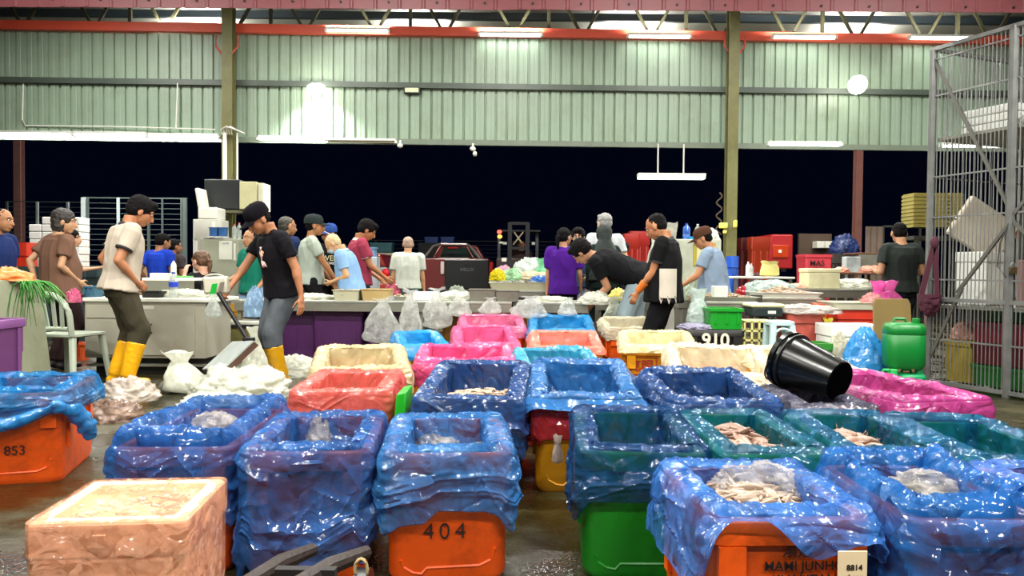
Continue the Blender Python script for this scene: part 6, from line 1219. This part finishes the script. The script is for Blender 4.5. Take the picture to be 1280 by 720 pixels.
def forklift():
    Y = 18.5; s = Y / 950; t = thing('forklift', 'dark forklift with tall mast facing the viewer right of the pickup', 'forklift', (P(648, 340, Y).x, Y, 0)); Z = lambda py: P(648, py, Y).z; X = lambda px: (px - 648) * s; DK = mat('#26262a', .45, metal=.3)
    for px in (637, 659): mkobj('mast_rail', MB().box(X(px) - .05, X(px) + .05, -.05, .06, .1, Z(278)), DK, t, smooth=False)
    for py in (279, 310, 330): mkobj('mast_crossbar', MB().box(X(637), X(659), -.04, .03, Z(py) - .04, Z(py) + .03), DK, t, smooth=False)
    for px in (623, 672): mkobj('guard_post', MB().bar((X(px), .5, Z(335)), (X(px), .7, Z(288)), .07), DK, t)
    mkobj('overhead_guard', MB().box(X(621), X(676), .5, 1.9, Z(288), Z(286)), DK, t, smooth=False); mkobj('body', MB().box(X(620), X(676), .4, 2.2, .25, Z(322)), mat('#3a2c2c', .5), t, bevel=.05, smooth=False)
    for px in (622, 674): mkobj('wheel', MB().cone((X(px) - .12, .6, .33), (X(px) + .12, .6, .33), .33, n=20), BLK, t)
    for k, (px, py, m) in enumerate(((623.5, 289, mat('#ff5a48', emis=3)), (624, 295, mat('#ffb04c', emis=2.5)), (626, 303, WHT))): mkobj('lamp_cluster', MB().ell((X(px), .4, Z(py)), (.06, .04, .05 if k < 2 else .03)), m, t)
    for px in (642, 654): mkobj('fork', MB().box(X(px) - .05, X(px) + .05, -1.0, -.05, .12, .16), DK, t, smooth=False)
    for (a, b) in (((642, 290), (652, 304)), ((654, 290), (641, 306))): mkobj('hose', MB().tube([(X(a[0]), .02, Z(a[1])), (X(b[0]), .02, Z(b[1]))], .02, 6), mat('#8a7a60', .5), t)
    for k, (x0, x1) in enumerate(((628, 633), (665, 669))): mkobj('head_lamp', MB().box(X(x0), X(x1), .38, .42, Z(305), Z(302)), mat('#c8d0c8', .3), t, smooth=False)
    mkobj('white_plate', MB().box(X(627), X(633), -.08, -.06, Z(327), Z(322.5)), WHT, t, smooth=False)
forklift()
person('forklift driver in dark clothes seen through the mast', 652, 296, 19.6, PI, ztop=1.85, skin='#a06c4c', shirt='#26181a', pants='#1a1a1c', hair='short', vox=.015, seat=(1.0, 1.05), hands={1: (.15, .3, .25), -1: (-.15, .3, .25)}, feet={1: (.1, .4, .6), -1: (-.1, .4, .6)})
GALV = mat('#7b7d7b', .4, metal=.5, var=.3, vs=9)
# ---- barred cage at the right
A = V((4.03, 7.35)); B = V((4.33, 6.62)); dirc = (B - A).normalized(); Cc = A + dirc * 1.75; perp = V((-dirc.y, dirc.x)) ; perp = perp if perp.x > 0 else -perp; Dd = 1.3
HT = P(1163, 62, 7.35).z
t = thing('barred_cage', 'tall galvanized barred cage with padlock at the right edge', 'cage', (A.x, A.y, 0)); W3 = lambda p, z: V((p.x - A.x, p.y - A.y, z))
for nm, p in (('post', A), ('post', B), ('post', Cc), ('post', A + perp * Dd), ('post', B + perp * Dd), ('post', Cc + perp * Dd)): mkobj(nm, MB().bar(W3(p, 0), W3(p, HT), .05), GALV, t)
zs_ = [HT, HT - .1, P(1163, 121, 7.35).z, P(1163, 222, 7.35).z, P(1175, 272, 7.3).z, 1.02, P(1163, 374, 7.35).z, P(1163, 423, 7.35).z, .04]
for i, z in enumerate(zs_):
    w_ = .035 if i in (0, 6, 8) else .014
    mkobj('side_rail', MB().bar(W3(A, z), W3(Cc, z), w_), GALV, t); 
    if i in (0, 3, 4, 6, 8): mkobj('back_rail', MB().bar(W3(A, z), W3(A + perp * Dd, z), w_), GALV, t); mkobj('far_rail', MB().bar(W3(A + perp * Dd, z), W3(Cc + perp * Dd, z), w_), GALV, t)
n_bar = 46
for i in range(n_bar):
    p = A + dirc * (1.75 * (i + .5) / n_bar); mkobj('bar', MB().cone(W3(p, .04), W3(p, HT), .005, n=6), GALV, t)
for i in range(16):
    p = A + perp * (Dd * (i + .5) / 16); mkobj('bar', MB().cone(W3(p, .04), W3(p, HT), .005, n=6), GALV, t)
for a, za_, b, zb_ in ((A, HT - .08, A + dirc * .78, 1.65), (A + dirc * 1.6, 2.55, A + dirc * .82, 1.6), (A + dirc * .8, 1.55, A + dirc * .3, .9), (A + dirc * .8, 1.55, A + dirc * 1.5, .85), (A + dirc * .35, .95, A + dirc * .05, .3)): mkobj('brace_bar', MB().bar(W3(a, za_), W3(b, zb_), .028), mat('#5a5a54', .45, metal=.4), t)
for z in (P(1200, 165, 7).z, .78): mkobj('shelf', MB().add([W3(A + dirc * .03 + perp * .03, z), W3(Cc + perp * .03, z), W3(Cc + perp * (Dd - .03), z), W3(A + dirc * .03 + perp * (Dd - .03), z)] + [W3(A + dirc * .03 + perp * .03, z - .03), W3(Cc + perp * .03, z - .03), W3(Cc + perp * (Dd - .03), z - .03), W3(A + dirc * .03 + perp * (Dd - .03), z - .03)], [(0, 1, 2, 3), (7, 6, 5, 4), (0, 4, 5, 1), (1, 5, 6, 2), (2, 6, 7, 3), (3, 7, 4, 0)]), mat('#8a8c80', .5, metal=.2), t, smooth=False)
pk = A + dirc * .84 - perp * .03; mkobj('padlock', MB().box(-.03, .03, -.012, .012, -.04, .02).xf(Matrix.Translation(W3(pk, 1.12))), mat('#4a3c28', .4, metal=.5), t, bevel=.004); mkobj('shackle', MB().tube([W3(pk, 1.14) + V((.022 * math.cos(R(q)), 0, .035 * math.sin(R(q)))) for q in range(0, 181, 20)], .005, 6), GALV, t)
mkobj('door_chain', MB().tube([W3(A + dirc * .8 - perp * .02, 1.55), W3(A + dirc * .72 - perp * .03, 1.35), W3(A + dirc * .7 - perp * .03, 1.15), W3(A + dirc * .78 - perp * .03, 1.05)], .007, 6), mat('#4a4a48', .4, metal=.5), t)
ins = lambda along, inn, z: V((A.x, A.y, 0)) + V((dirc.x, dirc.y, 0)) * along + V((perp.x, perp.y, 0)) * inn + V((0, 0, z))
rzC = math.atan2(perp.y, perp.x)
zsh = P(1200, 165, 7).z
for k in range(3): foam_box(('white shallow foam tray bottom of the pile on the cage top shelf', 'white shallow foam tray middle of the pile on the cage top shelf', 'white shallow foam tray top of the pile on the cage top shelf')[k], 0, 0, 0, .55, .5, .07, z=zsh + .005 + .075 * k, c=ins(.46, .4, 0), rz=rzC, lid=False)
o = one('white_bag', heap(MB(), (0, 0, 0), (.3, .3, .34), 141, .3), plastic('#c4c6c4', .92), 'white crumpled bag with pink pieces on the cage top shelf', 'plastic bag', loc=ins(1.05, .35, zsh + .005), angle=0)
o = one('orange_packet', heap(MB(), (0, 0, 0), (.12, .14, .1), 142, .3), plastic('#d89068', .92), 'orange-pink packet in front of the white bag in the cage', 'packet', loc=ins(1.08, .12, zsh + .005), angle=0)
sq = thing('foam_board', 'large dirty white foam panel tipped on its corner inside the cage', 'board', P(1228, 287, 7.5), (0, R(33), 0)); mkobj('panel', MB().box(-.28, .28, -.04, .04, -.22, .22), mat('#c8bfae', .7, var=.15, vs=5), sq, bevel=.02); mkobj('panel_edge', MB().box(.2805, .3, -.045, .045, -.22, .22), mat('#8a6048', .6), sq, smooth=False)
foam_box('upright white foam box standing on the cage middle shelf', 0, 0, 0, .3, .3, .5, z=.785, c=ins(.28, .35, 0), rz=rzC, lid=True)
foam_box('dusty pink cardboard box on the cage middle shelf', 0, 0, 0, .6, .75, .42, z=.785, c=ins(1.05, .55, 0), rz=rzC, m=mat('#8a6a64', .7, var=.1), lid=False, nm='cardboard_box')
one('yellow_tray', MB().box(-.3, .3, -.3, .3, 0, .04).xf(Matrix.Rotation(rzC, 4, 'Z')), mat('#b8a848', .5), 'flat yellow tray on the pink cardboard box side of the shelf', 'tray', loc=ins(1.35, .35, .73), bevel=.01, smooth=False)
one('cream_panel', MB().box(-.35, .35, -.03, .03, 0, .38).xf(Matrix.Rotation(rzC, 4, 'Z')), mat('#c8c08c', .6), 'cream coloured panel behind the dusty pink box', 'panel', loc=ins(.95, 1.15, 1.22), bevel=.01, smooth=False)
for k, (col, z, lab) in enumerate((('#155a1c', .0, 'green crate at the bottom of the cage'), ('#4e0e18', .2, 'red crate darkened for shelf shade, on the green one in the cage'), ('#641626', .4, 'second red crate darkened for shelf shade, under the green lid in the cage'))):  # reds and greens darkened: shade under the shelf is in the colour
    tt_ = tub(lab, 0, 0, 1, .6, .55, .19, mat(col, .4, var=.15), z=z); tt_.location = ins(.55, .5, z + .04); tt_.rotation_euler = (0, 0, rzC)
tt_ = tub('green lidded crate topmost under the cage shelf', 0, 0, 1, .5, .5, .1, mat('#1d5a24', .4), z=.6); tt_.location = ins(.55, .5, .64); tt_.rotation_euler = (0, 0, rzC)  # this green is darkened for the shelf shade too
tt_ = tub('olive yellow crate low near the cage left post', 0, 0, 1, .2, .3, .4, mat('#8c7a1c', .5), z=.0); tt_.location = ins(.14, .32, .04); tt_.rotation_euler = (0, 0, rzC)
for k, (col, z) in enumerate((('#0c3812', .0), ('#3c080e', .3))): tt_ = tub(('green crate darkened for shade, deep at the right in the cage', 'red crate darkened for shade, deep at the right in the cage')[k], 0, 0, 1, .6, .7, .28, mat(col, .5), z=z); tt_.location = ins(1.35, .5, .04 + z); tt_.rotation_euler = (0, 0, rzC)  # deeper crates: shade inside the cage put into darker colours
blob('crumpled_paper', 'pinkish scraps of film just inside the cage left post', 1170, 395, 7.0, (.1, .1, .16), plastic('#d8a090', .92), 145, z=.64, cat='paper').location = ins(.14, .3, .45)
# yellow crates stacked outside behind cage, maroon bag on post
for k, px in enumerate((1155, 1178, 1196)):
    Y = 9.6 + .0 * k; w_ = (26, 18, 17)[k] / 950 * Y; z0 = P(px, 284, Y).z; z1 = P(px, 241, Y).z; mb = MB()
    for q in range(9): zz = (z1 - z0) * q / 9; mb.box(-w_ / 2, w_ / 2, -.15, .15, zz, zz + (z1 - z0) / 9 * .7); mb.box(-w_ / 2 + .012, w_ / 2 - .012, -.138, .138, zz, zz + (z1 - z0) / 9)
    one('yellow_tray_stack', mb, mat('#948a44', .5, var=.25), ('stack of yellow trays left of the cage post, with dark writing', 'stack of yellow trays just behind the cage post', 'stack of yellow trays, rightmost behind the bars')[k], 'tray stack', loc=(P(px, 260, Y).x, Y + .15, z0), smooth=False)
one('storage_rack', MB().box(-.35, .4, -.2, .2, P(0, 286.5, 9.6).z - .03, P(0, 285, 9.6).z).box(-.33, -.3, -.2, -.17, 0, P(0, 286.5, 9.6).z - .03).box(.36, .39, -.2, -.17, 0, P(0, 286.5, 9.6).z - .03).box(.36, .39, .17, .2, 0, P(0, 286.5, 9.6).z - .03).box(-.33, -.3, .17, .2, 0, P(0, 286.5, 9.6).z - .03), mat('#33332c', .6), 'dark rack holding up the yellow tray stacks', 'rack', loc=(P(1175, 290, 9.6).x, 9.75, 0), smooth=False)
mp = P(1162, 372, 7.2); t = thing('sling_bag', 'maroon cloth sling bag hung on the cage corner post', 'bag', (mp.x, 7.2, mp.z)); MRN = mat('#3f0c22', .8, var=.2)
mkobj('pouch', heap(MB(), (0, 0, 0), (.1, .09, .17), 150, .15).xf(Matrix.Rotation(PI, 4, 'X')), MRN, t); mkobj('pouch_mouth', MB().lathe([(.1, 0), (.102, .03), (.09, .02)], n=20), MRN, t)
mkobj('strap', MB().bar((-.08, 0, .02), (.03, .0, .5), .05, .012, up=(0, 1, 0)), MRN, t); mkobj('strap', MB().bar((.07, 0, .02), (.045, .0, .5), .045, .012, up=(0, 1, 0)), MRN, t); mkobj('knot', MB().ell((.035, 0, .52), (.04, .03, .06)), MRN, t)
# ---- foreground: wrapped foam box, cart handles, bits
c = G(132, 655, .47); za_ = .46
a, b = G(32, 655, za_), G(232, 650, za_); ex = (b - a).normalized(); W = (b - a).length; rz = math.atan2(ex.y, ex.x); Dp = .37; cen = (a + b) / 2 + V((-ex.y, ex.x, 0)) * Dp / 2
PEACH = mat('#ffcfb2', .35, var=.1, vs=7, bump=.5, bs=18, coat=.6)
t = thing('wrapped_foam_box', 'pale peach foam box wrapped in clear film at the lower left', 'box', (cen.x, cen.y, 0), rz)
mb = MB(); mb.loft([rr(W * .95, Dp * .95, .015, 0), rr(W * .97, Dp * .97, .015, za_ - .09), rr(W, Dp, .015, za_ - .085), rr(W, Dp, .015, za_ - .008), rr(W - .015, Dp - .015, .012, za_), rr(W - .075, Dp - .075, .012, za_), rr(W - .08, Dp - .08, .01, za_ - .025)]); mkobj('box_body', mb, PEACH, t, angle=35)
wm_ = plastic('#f0b898', .45, .1, 1.1, .2, 1.6)
fl = MB(); fl.loft([rr(W * .965 + .012, Dp * .965 + .012, .02, .0), rr(W * .98 + .012, Dp * .98 + .012, .02, za_ - .09), rr(W + .012, Dp + .012, .02, za_ - .08), rr(W + .012, Dp + .012, .02, za_ - .0), rr(W, Dp, .015, za_ + .006)], (0, 0))
mkobj('film_wrap', fl, wm_, t)
mkobj('film_top', MB().grid(lambda u, v: V(((u - .5) * W * .99, (v - .5) * Dp * .99, za_ + .003 - .014 * math.sin(PI * u) ** .5 * math.sin(PI * v) ** .5 + .006 * nz((u * 9, v * 4, 3)) + .004 * nz((u * 25, v * 6, 3)))), 40, 30), wm_, t)
ht = MB()
for k in (-.3, 0, .3): ht.box(W * k - .045, W * k + .045, -Dp * .485 - .006, -Dp * .485 + .002, .08, .365)
mkobj('moulded_ribs', ht, PEACH, t, bevel=.008)
rib = MB().box(-.035, .0, -Dp * .5 - .004, -Dp * .5 + .002, .395, .43); mkobj('moulded_tab', rib, PEACH, t, bevel=.006)
ic = load_mb(W - .1, Dp - .1, za_ - .035, 77, 90, L=(.03, .06), heap=.01); one('fish_and_ice', ic, mat('#dcb8ac', .3, var=.5, vs=25), 'frosty pinkish fish and ice under film in the peach foam box', 'seafood', kind='stuff', loc=(cen.x, cen.y, 0), rz=rz, angle=0)
t = thing('hand_cart', 'low dark wooden hand cart with two worn shafts in front of the crates', 'cart', (P(380, 710, 2.25).x, 2.25, 0)); o0 = t.location.copy(); WD = mat('#261a14', .6, var=.3, vs=9, bump=.3)
Q = lambda px, py, Y: P(px, py, Y) - o0
mkobj('shaft', MB().tube([Q(300, 735, 2.05), Q(350, 704, 2.2), Q(391, 687, 2.35)], [.024, .026, .02], 10), WD, t); mkobj('shaft', MB().tube([Q(360, 738, 2.0), Q(412, 708, 2.15), Q(458, 690, 2.3)], [.024, .026, .02], 10), WD, t)
mkobj('cross_bar', MB().bar(Q(345, 716, 2.1), Q(420, 717, 2.1), .03), mat('#141010', .7), t)
whl = Q(453, 708, 2.2); mkobj('wheel', MB().lathe([(.0, -.02), (.1, -.02), (.1, .02), (.0, .02)], n=24, M=Euler((0, PI / 2, 0)).to_matrix()).xf(Matrix.Translation(V((whl.x, whl.y, .1)))), BLK, t); mkobj('string_loop', MB().tube([whl + V((.018 * math.cos(R(q)), -.02, .03 * math.sin(R(q)))) for q in range(0, 361, 30)], .005, 6), mat('#a89468', .7), t)
# crumpled clear bags in the crates, small scraps
for (px, py, z, r_, sd, lab) in ((265, 545, .37, (.11, .12, .1), 160, 'clear crinkled bag in the puffed blue liner behind the foam box'), (400, 560, .33, (.06, .1, .14), 161, 'upright crinkled clear bag among the fish left of crate 404'), (432, 555, .33, (.07, .08, .08), 162, 'small crinkled bag right of the upright one, left of crate 404'), (545, 560, .34, (.11, .09, .06), 163, 'pale wet film over the fish in crate 404'), (960, 610, .42, (.16, .13, .07), 164, 'clear film heaped over the pale fish in the lettered orange crate'), (1165, 618, .41, (.14, .12, .07), 165, 'greenish clear film over the fish in the bottom right crate')):
    g = G(px, py, z); one('crinkled_clear_bag', heap(MB(), (0, 0, 0), r_, sd, .2, N=70, Mr=34, sc=1.0), plastic('#d8d2ce', .34, .08, .8, .3, 1.8), lab, 'plastic bag', loc=g, angle=0)
g = P(697, 545, 3.42); one('film_strip', sack(MB(), (0, 0, 0), .05, .03, .13, 171, neck=.5), plastic('#b8a8a0', .8), 'twisted whitish film strip dangling below the red film', 'plastic scrap', loc=(g.x, g.y, P(697, 580, 3.42).z), angle=0)
rnd = random.Random(9); sc_ = MB()
for i in range(26): x, y = rnd.uniform(-1.2, 1.6), rnd.uniform(2.2, 3.6); sc_.add([(x, y, .004), (x + rnd.uniform(.005, .02), y + .003, .006), (x + .01, y + rnd.uniform(.004, .015), .004)], [(0, 1, 2)])
one('fish_scales', sc_, mat('#c8c4a8', .4), 'tiny pale fish scales scattered on the wet floor between the crates', 'scraps', kind='stuff', smooth=False)
